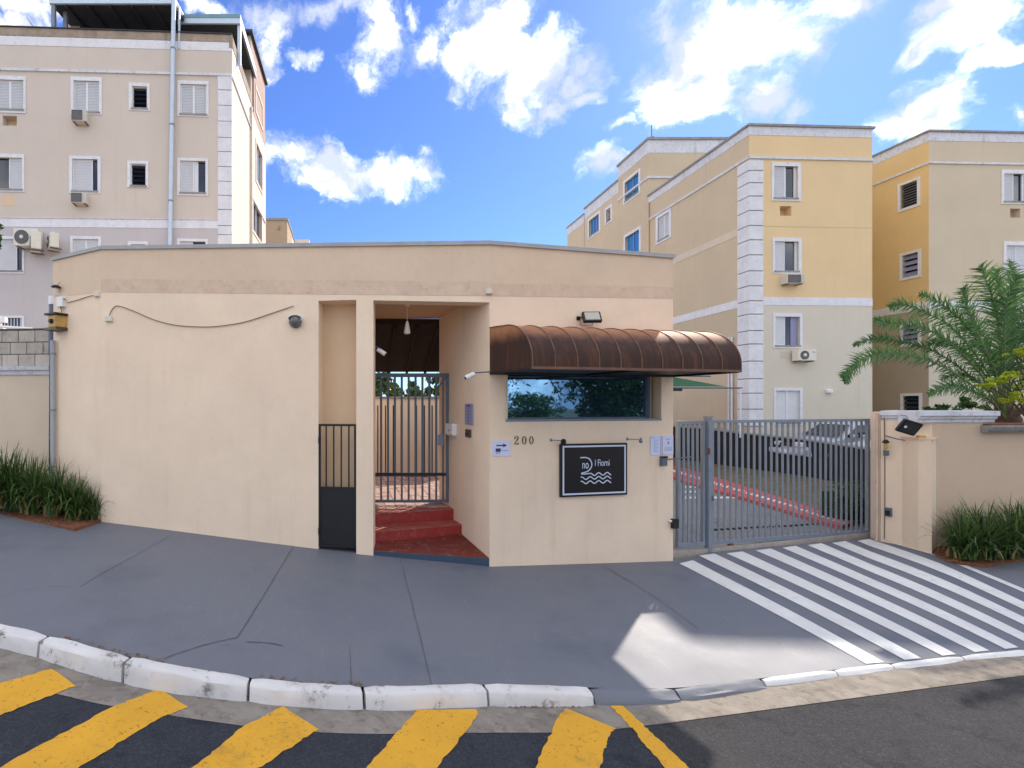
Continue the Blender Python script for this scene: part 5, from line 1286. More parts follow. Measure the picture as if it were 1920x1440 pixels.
# terrace canopies
def roofc(x0, x1, y0, y1, zf, zbk, m1, th=.14, nm='terrace_canopy'):
    c = MB().add([(x0,y0,zf),(x1,y0,zf),(x1,y1,zbk),(x0,y1,zbk),(x0,y0,zf+th),(x1,y0,zf+th),(x1,y1,zbk+th),(x0,y1,zbk+th)], [(0,3,2,1),(4,5,6,7),(0,1,5,4),(1,2,6,5),(2,3,7,6),(3,0,4,7)])
    return c
xa, xb = P(94, 0, 18.3).x, P(331, 0, 18.3).x; z1_ = EYE - (9.5-CY)/F*18.3
tc = thing('terrace_canopy', 'high blue grey metal canopy over the roof terrace of the left block', 'canopy', (xa, 18.3, z1_)); rt_ = lambda mb: mb.xf(Matrix.Translation(-tc.location))
part('roof_sheet', rt_(roofc(xa, xb, 18.28, 22.2, z1_+.03, z1_ + .55, None, .05)), M['canopydark'], tc); part('front_beam', rt_(MB().box(xa, 18.22, z1_, xb, 18.30, z1_+.17)), M['pipe'], tc); part('side_beam', rt_(MB().add([(xb-.06,18.30,z1_+.0),(xb,18.30,z1_+.0),(xb,22.2,z1_+.5),(xb-.06,22.2,z1_+.5),(xb-.06,18.30,z1_+.17),(xb,18.30,z1_+.17),(xb,22.2,z1_+.67),(xb-.06,22.2,z1_+.67)], [(0,3,2,1),(4,5,6,7),(0,1,5,4),(1,2,6,5),(2,3,7,6),(3,0,4,7)])), M['greymetal'], tc)
part('inner_beam', rt_(MB().box(xa+.3, 20.0, z1_-.22, xb-.06, 20.1, z1_+.02)), M['coping2'], tc)
for k in range(6): x = xa + .5 + k * .75; part('rafter', rt_(MB().add([(x,18.31,z1_-.06),(x+.06,18.31,z1_-.06),(x+.06,22.1,z1_+.42),(x,22.1,z1_+.42),(x,18.31,z1_+.03),(x+.06,18.31,z1_+.03),(x+.06,22.1,z1_+.52),(x,22.1,z1_+.52)], [(0,3,2,1),(4,5,6,7),(0,1,5,4),(1,2,6,5),(2,3,7,6),(3,0,4,7)])), M['canopydark'], tc)
for x, y in ((xa+.06, 18.25), (xa + .28, 18.6)): part('post', rt_(MB().box(x, y, ZT-.5, x+.12, y+.12, z1_)), M['greymetal'], tc)
part('post', rt_(MB().box(xb-.0+.04, 18.35, ZT-.5, xb+.10, 18.41, z1_)), M['pipe'], tc)
xc, xd = P(352, 0, 19.4).x, P(451, 0, 19.2).x; z2_ = EYE - (42-CY)/F*19.2
tc2 = thing('terrace_canopy', 'lower teal edged canopy at the right corner of the roof terrace', 'canopy', (xc, 19.2, z2_)); rt2 = lambda mb: mb.xf(Matrix.Translation(-tc2.location))
part('roof_sheet', rt2(roofc(xc-.3, xd, 19.15, 22.4, z2_+.13, z2_+.18, None, .14)), M['canopy'], tc2); part('front_beam', rt2(MB().box(xc-.3, 19.16, z2_-.06, xd, 19.24, z2_+.125)), M['pipe'], tc2); part('side_beam', rt2(MB().box(xd-.08, 19.24, z2_-.06, xd, 22.4, z2_+.125)), M['greymetal'], tc2)
part('post', rt2(MB().box(xd-.12, 19.24, ZT-.5, xd-.0, 19.34, z2_-.06)), M['pipe'], tc2); part('lining', rt2(MB().box(xc-.3, 19.25, z2_+.0, xd-.09, 22.3, z2_+.02)), M['canopydark'], tc2)
part('back_screen', rt2(MB().box(xc-.3, 22.28, ZT-.5, xd-.1, 22.34, z2_+.1)), M['canopydark'], tc2)
# tall pale pipe rising in front of the facade
pu = LW.hit(317.5, 460); pt = LW.hit(328.5, -8)
t = thing('rain_pipe', 'tall pale galvanised pipe running up the left block past the terrace', 'pipe', LW.w(pu[0], 3.5, .16)); tt = LW.w(pt[0], pt[1], .16) - LW.w(pu[0], 3.5, .16)
k = tt / (pt[1] - 3.5); part('pipe', MB().tube([Vector((0,0,0)) - k * 0, tt], .075, 12), M['pipe'], t, smooth=True)
for f_ in (.25, .45, .65, .85): q_ = tt * f_; part('clamp', MB().tube([q_, q_ + Vector((0,0,.05))], .085, 12), M['greymetal'], t)
# aerial
c = P(50, 47, 18.2); t = thing('antenna', 'short slanted antenna rod on the roof edge of the left block', 'antenna', c); part('rod', MB().tube([(.25, 0, -.1), (0, .0, .28)], .015, 5), M['greymetal'], t); part('foot', MB().box(.18, -.05, -.16, .32, .05, -.09), M['coping2'], t)

# farther block left
fb = thing('apartment_building', 'small distant beige block peeping above the gatehouse roof, right of the left block', 'building', (P(500,0,36).x, 36, 0), 0, 'apartment blocks')
a1_, b1_, c1_ = P(440, 0, 36), P(538.5, 0, 36), P(556, 0, 43); zt_ = EYE - (409-CY)/F*36
FW = Wall((a1_.x, a1_.y), (b1_.x, b1_.y)); FS = Wall((b1_.x, b1_.y), (c1_.x, c1_.y))
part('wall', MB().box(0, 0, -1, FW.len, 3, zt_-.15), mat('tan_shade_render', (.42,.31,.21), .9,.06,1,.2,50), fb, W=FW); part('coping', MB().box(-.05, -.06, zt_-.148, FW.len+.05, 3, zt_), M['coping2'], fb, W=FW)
part('side_wall', MB().box(0.01, 0, -1, FS.len, .3, zt_-.1), M['lbw'], fb, W=FS); part('coping', MB().box(0.06, -.06, zt_-.098, FS.len, .3, zt_), M['coping2'], fb, W=FS)
wv = part('window', MB().box(2.0, -.03, 12.2, 3.3, .0, 13.4), M['trim'], fb, W=FS); part('pane', MB().box(2.15, -.035, 12.35, 3.15, -.031, 13.25), M['darkglass'], wv)
part('rear_block', MB().box(P(540,0,44).x, 44, -1, P(580,0,44).x, 47, EYE - (449-CY)/F*44).xf(Matrix.Translation(-fb.location)), M['lbw'], fb)
p_ = P(523, 428, 36); part('bracket', MB().box(-.06, -.1, -.1, .06, -.001, .12).xf(Matrix.Translation(p_ - fb.location)), M['coping2'], fb)

# ================================================================== RIGHT APARTMENT BUILDINGS
r0 = P(1404.5, CY, 19.5); r1 = P(1635.5, CY, 19.72)
RW = Wall((r0.x, r0.y), (r1.x, r1.y))
XR = r0.x
bfar = Vector((XR, 48)); RS = Wall((XR, 48), (r0.x, r0.y))
rbd = thing('apartment_building', 'pale and yellow apartment block with white corner quoins, centre right behind the gate', 'building', (r0.x, r0.y, 0), 0, 'apartment blocks')
ZR0 = RW.hit(1405, 233)[1]
holes = []
def RWIN(o, i, lv, W=RW, root=rbd, hl=None, **k): return window(root, W, o, i, lv, holes if hl is None else hl, **k)
RWIN((1446.5,305,1501,377), (1450.5,312,1495,371.5), [(0,.50,'s'),(.50,.56,'f'),(.56,.90,'g'),(.90,1,'f')])
RWIN((1448,446,1502,513.5), (1452,453,1496.5,508.5), [(0,.46,'s'),(.46,.90,'g'),(.90,1,'f')])
RWIN((1449,587.5,1503.5,653), (1453,594,1499,648), [(0,.44,'s'),(.44,.70,'g'),(.70,1,'c')])
RWIN((1450.5,727,1504,797), (1454.5,732.5,1499,792), S2)
hn = RW.rect(1462.5,386.5,1484,404.5); holes.append((*hn, .3)); part('recess', MB().box(hn[0], .3, hn[1], hn[2], .33, hn[3]), M['niche'], rbd, W=RW)
hn = RW.rect(1463,658.5,1484,673); 
ZW = RW.hit(1405, 253)[1]
part('wall', wall_sheet(MB(), 0, RW.len, .5, ZW, holes), M['rb'], rbd, W=RW)
part('white_band', MB().box(0, -.012, ZW + .001, RW.len, .1, ZR0 - .07), M['trimdirty'], rbd, W=RW); part('coping', MB().box(-.06, -.07, ZR0 - .069, RW.len + .06, .15, ZR0 + .01), M['coping2'], rbd, W=RW)
zs_ = RW.hit(1405, 296)[1]; part('string_course', MB().box(0, -.05, zs_ - .03, RW.len, .03, zs_ + .055), M['trimdirty'], rbd, W=RW)
zb0, zb1 = RW.hit(1500, 572.5)[1], RW.hit(1500, 557.5)[1]; uq1 = RW.hit(1430.5, 500)[0]
part('white_band', MB().box(uq1, -.012, zb0, RW.len, .03, zb1), M['trim'], rbd, W=RW)
part('joint_line', MB().box(uq1, -.004, RW.hit(1500,426)[1], RW.len, .01, RW.hit(1500,425)[1]), mat('paint_joint', (.55,.43,.24), .9, .1, 3), rbd, W=RW)
yq = [301,321,344,369,396,424,451,479,509,537,565,590,621,646,678,711,738,768,800]
zq = [RW.hit(1415, y)[1] for y in yq]
uqs = RS.hit(1384, 500)[0]
for a, b in zip(zq, zq[1:]):
    part('quoin', MB().box(-.02, -.035, b + .03, uq1, .05, a), M['quoin'], rbd, W=RW, bevel=.008)
    part('quoin', MB().box(uqs, -.035, b + .03, RS.len - .022, .05, a), M['quoin'], rbd, W=RS, bevel=.008)
part('quoin_backing', MB().box(.0, -.006, zq[-1], uq1 - .01, .03, zq[0]), M['joint'], rbd, W=RW); part('quoin_backing', MB().box(uqs + .01, -.006, zq[-1], RS.len - .01, .03, zq[0]), M['joint'], rbd, W=RS)
panel_ac('air_conditioner', 'box air conditioner under the third floor window of the yellow front', RW, (1463,517.5,1496,534.5))
r_ = RW.hit(1499, 677.5); split_ac('white outdoor unit beside the patched recess on the pale front', RW.w(r_[0], r_[1], .05), RW.ang, .68, .40, .28)
t_ = RW.rect(1463, 658.5, 1483, 673); part('patch', MB().box(t_[0], -.004, t_[1], t_[2], .01, t_[3]), M['rb2'], rbd, W=RW)
c = RW.px(1552, 734, 0); t = thing('wall_lamp', 'small white wall lamp on the pale lower front of the yellow block', 'lamp', c, RW.ang); part('housing', MB().box(-.10, -.14, -.06, .08, 0, .07), M['white'], t, bevel=.02); part('base_plate', MB().box(.081, -.10, -.04, .14, 0, .03), M['acbody'], t)
# left side (receding)
hs = []
zpar = ZR0
uC = RS.hit(1215.5, 350)[0]    # where the taller stair block begins
def RSW(x0, yt0, yb0, x1, lv, glass='darkglass', lou=0, tr='trim'):
    """window on the receding side, rows given at its nearer (right) edge x1"""
    ua_, ub_ = RS.hit(x0, 300)[0], RS.hit(x1, 300)[0]; za, zb_ = RS.hit(x1, yb0)[1], RS.hit(x1, yt0)[1]
    hs.append((ua_, za, ub_, zb_)); wv = part('window', ring(MB(), (ua_, za, ub_, zb_), (ua_-.16, za-.14, ub_+.16, zb_+.14), -.03, .02), M[tr], rbd, W=RS)
    part('sill', MB().box(ua_-.03, -.05, za-.05, ub_+.03, .1, za+.01), M['coping2'], wv)
    if lou:
        part('room', MB().box(ua_, .135, za, ub_, .16, zb_), M['void'], wv)
        for i in range(lou):
            z = za + (zb_-za)*(i+.1)/lou; h = (zb_-za)/lou*.7; part('slat', MB().add([(ua_,.03,z),(ub_,.03,z),(ub_,.09,z+h),(ua_,.09,z+h)], [(0,1,2,3)]), M['frame'], wv)
        return
    n = len(lv)
    for k, kind in enumerate(lv):
        a, b = ua_ + (ub_-ua_)*k/n, ua_ + (ub_-ua_)*(k+1)/n
        if kind == 's': part('shutter', shutter_mesh(a, za, b, zb_, .05), M['shutter'], wv)
        else: part('pane', MB().box(a + .03, .10, za, b - .03, .12, zb_), M[glass], wv); part('mullion', MB().box(b-.03, .06, za, b+.03, .13, zb_), M['intercom'], wv)
RSW(1234, 397, 441, 1255, 'ss')
RSW(1172, 322, 359, 1198, 'gg', 'blueglass'); RSW(1173, 429.5, 470, 1199, 'gg', 'blueglass')
RSW(1105, 400, 431, 1123.5, 'ggg', 'blueglass'); RSW(1137, 388, 411, 1145.5, 'g', lou=5)
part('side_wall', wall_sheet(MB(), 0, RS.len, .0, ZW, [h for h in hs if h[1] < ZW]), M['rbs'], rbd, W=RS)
def sband(u0, u1, z0, z1, m, nm, y=-.012, th=.06): part(nm, MB().box(u0, y, z0, u1, th, z1), m, rbd, W=RS)
sband(uC, RS.len-.001, ZW + .001, ZR0 - .07, M['trimdirty'], 'white_band'); sband(uC, RS.len, ZR0 - .069, ZR0 + .01, M['coping2'], 'coping', -.07, .15)
sband(uC, RS.len-.03, zs_ - .03, zs_ + .055, M['trimdirty'], 'string_course', -.05)
zz_ = RS.hit(1384, 562)[1]; sband(uC, uqs, zz_ - .30, zz_, M['trim'], 'white_band')
zz_ = RS.hit(1384, 428)[1]; sband(uC, uqs, zz_ - .28, zz_, mat('faded_band', (.66,.57,.43), .9,.06,2), 'faded_band')
zz_ = RS.hit(1384, 577)[1]
# taller stair block
zT = EYE - (258-CY)/F*RS.hit(1215.5, 300)[2]; uD = RS.hit(1159, 300)[0]; dC = RS.hit(1215.5, 300)[2]
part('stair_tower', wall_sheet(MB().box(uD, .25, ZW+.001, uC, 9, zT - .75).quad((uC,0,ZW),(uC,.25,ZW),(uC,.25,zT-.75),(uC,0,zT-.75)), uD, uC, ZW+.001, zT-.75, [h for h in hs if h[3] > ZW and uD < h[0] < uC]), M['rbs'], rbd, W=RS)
part('white_band', MB().box(uD, -.012, zT - .749, uC + .012, 9, zT - .12), M['trimdirty'], rbd, W=RS); part('coping', MB().box(uD-.05, -.07, zT - .119, uC + .07, 9, zT), M['coping2'], rbd, W=RS); part('string_course', MB().box(uD, -.05, zT-2.0, uC + .05, 9.0, zT - 1.9), M['trimdirty'], rbd, W=RS)
uE = RS.hit(1096, 300)[0]; zE = EYE - (336-CY)/F*RS.hit(1159, 300)[2]
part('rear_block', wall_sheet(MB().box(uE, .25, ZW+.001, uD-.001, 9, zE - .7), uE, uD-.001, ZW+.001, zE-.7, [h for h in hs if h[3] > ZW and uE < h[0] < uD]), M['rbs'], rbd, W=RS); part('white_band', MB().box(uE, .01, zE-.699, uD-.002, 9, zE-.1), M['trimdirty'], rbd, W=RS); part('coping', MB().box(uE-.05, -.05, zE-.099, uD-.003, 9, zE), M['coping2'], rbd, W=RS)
zF = EYE - (399-CY)/F*RS.hit(1096, 300)[2]; uF = RS.hit(1063.5, 300)[0]
part('rear_block', MB().box(uF, .0, 9, uE-.06, 9, zF - .6), M['rbs'], rbd, W=RS); part('white_band', MB().box(uF, -.012, zF-.599, uE-.06, 9, zF-.1), M['trimdirty'], rbd, W=RS); part('coping', MB().box(uF-.05, -.05, zF-.099, uE-.06, 9, zF), M['coping2'], rbd, W=RS)
part('roof', MB().box(0.2, .1, ZW-.3, RS.len-.5, RW.len, ZW-.1), M['coping2'], rbd, W=RS)
part('downpipe', MB().tube([(uC + .1, -.05, 3), (uC + .1, -.05, ZW)], .05, 6), M['rbs'], rbd, W=RS); part('corner_pipe', MB().tube([(uqs - .25, -.06, 1), (uqs - .25, -.06, 5.0)], .045, 6).tube([(uqs - .42, -.06, 1), (uqs - .42, -.06, 5.0)], .035, 6), M['trim'], rbd, W=RS)
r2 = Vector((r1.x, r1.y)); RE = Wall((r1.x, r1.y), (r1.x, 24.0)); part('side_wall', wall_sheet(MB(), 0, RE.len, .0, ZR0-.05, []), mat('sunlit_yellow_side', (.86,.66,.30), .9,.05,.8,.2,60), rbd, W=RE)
c = P(1222, 258, 26.5); t = thing('lightning_rod', 'thin lightning rod on the taller part of the yellow block', 'rod', c); part('rod', MB().tube([(0,0,-.1),(0,0,.62)], .018, 5), M['blackmetal'], t); part('base', MB().box(-.08,-.08,-.0,.08,.08,.04), M['coping2'], t)
# second block
s0 = P(1741.5, CY, 20.4); s1_ = P(2250, CY, 20.8); SW = Wall((s0.x, s0.y), (s1_.x, s1_.y)); SS = Wall((s0.x - .25, 26.0), (s0.x, s0.y))
sb = thing('apartment_building', 'beige apartment block with recessed side tinted golden for bounced light, far right behind the palm', 'building', (s0.x, s0.y, 0), 0, 'apartment blocks')
hl = []; ZS0 = SW.hit(1742, 244.5)[1]; ZSW = SW.hit(1742, 264)[1]
RWIN((1877,319,1936,383), (1881.5,326,1930,378), [(0,.42,'s'),(.42,.75,'g'),(.75,1,'s')], W=SW, root=sb, hl=hl)
RWIN((1881,453,1940,520), (1886,460.5,1934,514.5), [(0,.34,'s'),(.34,.38,'g'),(.38,1,'s')], W=SW, root=sb, hl=hl)
RWIN((1884,600,1943,662), (1889,606,1937,656), S2, W=SW, root=sb, hl=hl)
for r_ in ((1894,391,1913,408),(1896,526,1915,541)):
    h_ = SW.rect(*r_); hl.append((*h_, .25)); part('recess', MB().box(h_[0], .25, h_[1], h_[2], .28, h_[3]), M['niche'], sb, W=SW)
part('wall', wall_sheet(MB(), 0, SW.len, .5, ZSW, hl), M['rb2'], sb, W=SW)
part('white_band', MB().box(0, -.012, ZSW+.001, SW.len, .1, ZS0-.06), M['trimdirty'], sb, W=SW); part('coping', MB().box(-.06, -.07, ZS0-.059, SW.len, .15, ZS0+.01), M['coping2'], sb, W=SW)
zs2 = SW.hit(1742, 306)[1]; part('string_course', MB().box(-.04, -.05, zs2-.02, SW.len, .03, zs2+.055), M['trimdirty'], sb, W=SW)
z_a, z_b = SW.hit(1760, 579)[1], SW.hit(1760, 564)[1]; part('white_band', MB().box(0, -.012, z_a, SW.len, .03, z_b), M['trim'], sb, W=SW)
hl2 = []
def SSW(x0, yt, yb, x1, lou, gl='darkglass'):
    ua_, ub_ = SS.hit(x0, 300)[0], SS.hit(x1, 300)[0]; za, zb_ = SS.hit(x1, yb)[1], SS.hit(x1, yt)[1]
    hl2.append((ua_, za, ub_, zb_)); wv = part('window', ring(MB(), (ua_, za, ub_, zb_), (ua_-.10, za-.10, ub_+.10, zb_+.10), -.03, .02), M['trim'], sb, W=SS)
    part('room', MB().box(ua_, .135, za, ub_, .16, zb_), M['void'], wv)
    for i in range(lou):
        z = za + (zb_-za)*(i+.1)/lou; h = (zb_-za)/lou*.75
        part('slat', MB().add([(ua_,.02,z),(ub_,.02,z),(ub_,.09,z+h),(ua_,.09,z+h)], [(0,1,2,3)]), M[gl], wv)
SSW(1689, 337, 382, 1720.5, 9, 'acgrille'); SSW(1692.5, 472, 515, 1722, 4, 'intercom'); SSW(1693, 607, 643, 1722, 4, 'intercom'); SSW(1694, 742, 775, 1724, 4, 'darkglass')
part('side_wall', wall_sheet(MB(), 0, SS.len, .5, ZSW, hl2), M['rb2s'], sb, W=SS)
part('white_band', MB().box(0, -.012, ZSW+.001, SS.len-.001, .1, ZS0-.06), M['trimdirty'], sb, W=SS); part('coping', MB().box(0, -.07, ZS0-.059, SS.len, .15, ZS0+.01), M['coping2'], sb, W=SS); part('string_course', MB().box(0, -.05, zs2-.02, SS.len-.03, .03, zs2+.055), M['trimdirty'], sb, W=SS); part('white_band', MB().box(0, -.012, z_a, SS.len-.001, .03, z_b), M['trim'], sb, W=SS)
part('roof', MB().box(0, .12, ZSW-.3, SW.len, 9, ZSW-.2), M['coping2'], sb, W=SW)
part('rear_wall', MB().box(-4.5, 6, .5, .3, 6.2, ZSW), M['rb2'], sb, W=SW)

# green shade canopy in the car park, beyond the guard room
cp = P(1300, 727, 19.0); zc_ = cp.z
t = thing('shade_canopy', 'green shade cloth canopy on a thin steel beam under the awning', 'canopy', (cp.x, cp.y, zc_)); rr = lambda mb: mb.xf(Matrix.Translation(-t.location))
xL, xR_ = P(1150, 0, 19.0).x, P(1391, 0, 19.0).x
part('beam', rr(MB().tube([(xL, 19.0, zc_), (xR_, 19.0, zc_-.01)], .03, 6)), M['darkgrey'], t); part('cloth', rr(MB().add([(xL, 19.02, zc_+.04), (P(1362,0,19.0).x, 19.02, zc_+.04), (P(1264,0,21.0).x, 21.0, EYE-(707-CY)/F*21.0), (xL, 21.0, EYE-(690-CY)/F*21.0)], [(0,1,2,3)])), M['greencloth'], t)
part('upper_beam', rr(MB().tube([(xL, 18.4, EYE-(704-CY)/F*18.4), (P(1332,0,18.4).x, 18.4, EYE-(705.5-CY)/F*18.4)], .025, 6)), M['darkgrey'], t); part('post', rr(MB().tube([(xR_-.05, 19.0, zc_), (xR_-.05, 19.0, 1.25)], .03, 6).tube([(xL, 19.0, zc_), (xL, 19.0, 1.25)], .04, 6)), M['trim'], t); part('hook', rr(MB().tube([(P(1319,0,16.1).x, 18.95, zc_+.16), (P(1319,0,16.1).x, 18.95, zc_)], .02, 5)), M['white'], t)
part('counterweight', rr(MB().box(P(1264,0,19.0).x-.3, 18.9, zc_-.12, P(1276,0,19.0).x, 19.05, zc_-.035)), M['blackmetal'], t)

# ================================================================== CARS (seen through the gate)
def make_car(label, loc, rot, color, group='cars parked behind the retaining wall'):
    t = thing('parked_car', label, 'car', loc, rot, group)
    cm = mat('car_paint_' + color[0], color[1], .25, .03, 2, spec=.6)
    Ls, Wd = 4.1, 1.7
    prof = [(-2.05,.32),(-2.0,.60),(-1.75,.78),(-1.0,.90),(-.45,1.32),(-.1,1.43),(.75,1.44),(1.25,1.30),(1.75,.98),(2.0,.90),(2.05,.55),(2.0,.30)]
    mb = MB(); n = len(prof)
    ys = [-.85,-.78,-.60,0,.60,.78,.85]
    for y in ys:
        a = abs(y) / .85
        for (x, z) in prof:
            up = max(0, (z - .85) / .6); 
            yy = y * (1 - .20 * up * (1 if a > .5 else .6)); xx = x * (1 - .05 * a ** 4); zz = z - .05 * a ** 4 * (z > .5)
            mb.v.append((xx, yy, zz))
    for i in range(len(ys) - 1):
        for j in range(n): mb.f.append((i*n+j, i*n+(j+1) % n, (i+1)*n+(j+1) % n, (i+1)*n+j))
    mb.f += [tuple(range(n)), tuple((len(ys)-1)*n + j for j in range(n))[::-1]]
    body = part('body', mb, cm, t, smooth=True)
    part('windscreen', MB().add([(-.97,-.68,.94),(-.97,.68,.94),(-.47,.56,1.31),(-.47,-.56,1.31)], [(0,1,2,3)]).xf(Matrix.Translation((-.015,0,.012))), M['darkglass'], body)
    part('rear_window', MB().add([(1.28,-.56,1.27),(1.28,.56,1.27),(1.72,.66,1.0),(1.72,-.66,1.0)], [(0,1,2,3)]).xf(Matrix.Translation((.015,0,.015))), M['darkglass'], body)
    for s in (-1, 1):
        part('side_window', MB().add([(-.85,.80*s,.93),(.28,.80*s,.93),(.28,.70*s,1.33),(-.38,.70*s,1.31)], [(0,1,2,3)]).add([(.34,.80*s,.93),(1.5,.79*s,.98),(1.15,.71*s,1.28),(.34,.70*s,1.34)], [(0,1,2,3)]).xf(Matrix.Translation((0,.02*s,0))), M['darkglass'], body)
        part('headlight', MB().box(-2.03,.45*s-.17,.60,-1.80,.45*s+.17,.75), M['frame'], t, bevel=.03)
        part('tail_light', MB().box(1.88,.62*s-.12,.66,2.04,.62*s+.12,.86), M['red'], t, bevel=.03)
        part('wing_mirror', MB().box(-.75,.86*s-.02*s,.92,-.60,.86*s+.14*s,1.04), cm, t, bevel=.03)
        for x in (-1.28, 1.25):
            w_ = part('wheel', MB().lathe([(.16,-.10),(.31,-.10),(.32,-.06),(.32,.06),(.31,.10),(.16,.10)], (x,.76*s,.32), 20, 'y'), M['blackmetal'], t)
            part('rim', MB().lathe([(.19,-.105),(.19,.105)], (x,.76*s,.32), 14, 'y'), M['frame'], w_)
    part('bumper', MB().box(-2.09,-.74,.34,-1.95,.74,.52), cm, t, bevel=.04); part('grille', MB().box(-2.05,-.3,.60,-1.98,.3,.70), M['blackmetal'], t); part('plate', MB().box(-2.105,-.2,.38,-2.092,.2,.48), M['white'], t)
    return t
make_car('silver hatchback parked nearest the gate, above the black wall', (16.6, 15.6, .45), R(2), ('silver', (.45, .47, .50)))
make_car('pale grey car in the middle of the raised car park', (16.5, 17.7, .45), R(-1), ('white', (.42, .46, .52)))
make_car('dark blue car at the far left of the drive', (12.6, 25.5, -.1), R(75), ('blue', (.03, .06, .12)))

# ================================================================== PLANTS
def leaves_mesh(name, quads, m):
    me = bpy.data.meshes.new(name); q = np.asarray(quads, dtype=np.float32); n = len(q)
    me.vertices.add(n * 4); me.vertices.foreach_set('co', q.reshape(-1)); me.loops.add(n * 4); me.loops.foreach_set('vertex_index', np.arange(n * 4, dtype=np.int32))
    me.polygons.add(n); me.polygons.foreach_set('loop_start', np.arange(0, n * 4, 4, dtype=np.int32)); me.polygons.foreach_set('loop_total', np.full(n, 4, dtype=np.int32))
    me.update(calc_edges=True); me.materials.append(m); return me
def crown_quads(n, center, rad, size, clumps=22, seed=1, fill=.35):
    rs = np.random.RandomState(seed); cs = rs.normal(size=(clumps, 3)); cs /= np.linalg.norm(cs, axis=1)[:, None]; cs *= rs.uniform(.35, .95, (clumps, 1))
    cr = rs.uniform(.22, .45, clumps)
    k = rs.randint(0, clumps, n); d = rs.normal(size=(n, 3)); d /= np.linalg.norm(d, axis=1)[:, None]
    p = cs[k] + d * (cr[k] * rs.uniform(.3, 1, n) ** .5)[:, None]; p = p * np.array(rad) + np.array(center)
    a = rs.normal(size=(n, 3)); a /= np.linalg.norm(a, axis=1)[:, None]; b = np.cross(a, rs.normal(size=(n, 3))); b /= np.linalg.norm(b, axis=1)[:, None]
    s = size * rs.uniform(.6, 1.3, (n, 1)); u = a * s; v = b * s * .45
    return np.stack([p - u, p + v * .9, p + u, p - v * .9], 1)
def strap_mesh(seed, n, h, spread):
    rs = random.Random(seed); mb = MB()
    for i in range(n):
        a = rs.uniform(0, 2 * math.pi); lean = abs(rs.gauss(0, .48)) + .04; lean = min(lean, 1.25); L_ = h * rs.uniform(.55, 1.08) * (1 - .15 * lean)
        r0_ = rs.uniform(0, spread); ba = rs.uniform(0, 6.28); p = Vector((r0_ * math.cos(ba), r0_ * math.sin(ba) * .7, 0)); w = rs.uniform(.010, .023); side = Vector((-math.sin(a), math.cos(a), 0))
        ang = lean * .55; k0 = len(mb.v); ns = 6; bend = rs.choice([.06, .12, .2, .34, .5]) * (1 + lean * .8) 
        tw = rs.uniform(-.5, .5)
        for s in range(ns + 1):
            t = s / ns; ww = w * (1 - t ** 2.2) + .001; sd = (side * math.cos(tw * t) + Vector((math.cos(a), math.sin(a), .3)) * math.sin(tw * t)) * ww
            mb.v += [tuple(p - sd), tuple(p + sd)]
            p = p + Vector((math.cos(a) * math.sin(ang), math.sin(a) * math.sin(ang), math.cos(ang))) * (L_ / ns); ang += bend * (.4 + t)
        for s in range(ns): mb.f.append((k0 + 2*s, k0 + 2*s+1, k0 + 2*s+3, k0 + 2*s+2))
    return mb.mesh('leaves', M['strap'], recalc=False, smooth=False)
dead = leaf_mat('dead_strap_leaf', (.22, .13, .05), (.35, .22, .09), .1)
sms = [strap_mesh(k, 190, 1.0, .17) for k in range(4)]
def dead_mesh():
    me = strap_mesh(99, 10, .5, .22); me = me.copy(); me.materials.clear(); me.materials.append(dead); me.name = 'dry_leaves'; return me
dm = dead_mesh()
def clump(px, py, z, s, label, k, bed):
    p = PZ(px, py, z); o = thing('strappy_plant', label, 'plant', (p.x, p.y, z - .01), random.uniform(0, 6), bed); o.scale = (s, s, s * random.uniform(.95, 1.08))
    obj('leaves', sms[k % 4], o); obj('dry_leaves', dm, o)
Lb = 'strappy plants in the left bed'; Rb = 'strappy plants in the right bed'
clump(141, 974, .51, .92, 'dark green strappy plant at the corner of the gatehouse, rightmost of the left bed', 0, Lb)
clump(104, 966, .55, 1.0, 'strappy plant at the foot of the dark green pipe', 1, Lb)
clump(66, 962, .58, 1.05, 'tall strappy plant just left of the dark green pipe', 2, Lb)
clump(30, 955, .62, 1.08, 'strappy plant near the left frame edge, in front', 3, Lb)
clump(8, 950, .66, 1.12, 'strappy plant cut by the left frame edge', 1, Lb)
clump(-28, 950, .70, 1.1, 'strappy plant mostly beyond the left frame edge', 0, Lb)
clump(-75, 950, .74, 1.1, 'strappy plant beyond the left frame edge, farthest out', 2, Lb)
clump(172, 975, .49, .62, 'small strappy tuft hugging the wall corner', 3, Lb)
clump(1806, 1046, -.06, .85, 'dark green strappy plant nearest the buttress', 0, Rb)
clump(1848, 1047, -.06, .86, 'strappy plant in the middle of the right bed, in front', 2, Rb)
clump(1835, 1033, -.06, .92, 'strappy plant in the right bed, set back against the wall', 1, Rb)
clump(1890, 1044, -.06, .92, 'strappy plant second from the right frame edge', 3, Rb)
clump(1925, 1040, -.06, .95, 'strappy plant cut by the right frame edge', 1, Rb)
clump(1905, 1028, -.06, .92, 'strappy plant behind the rightmost pair in the right bed', 0, Rb)
clump(1965, 1040, -.06, .95, 'strappy plant beyond the right frame edge', 2, Rb)
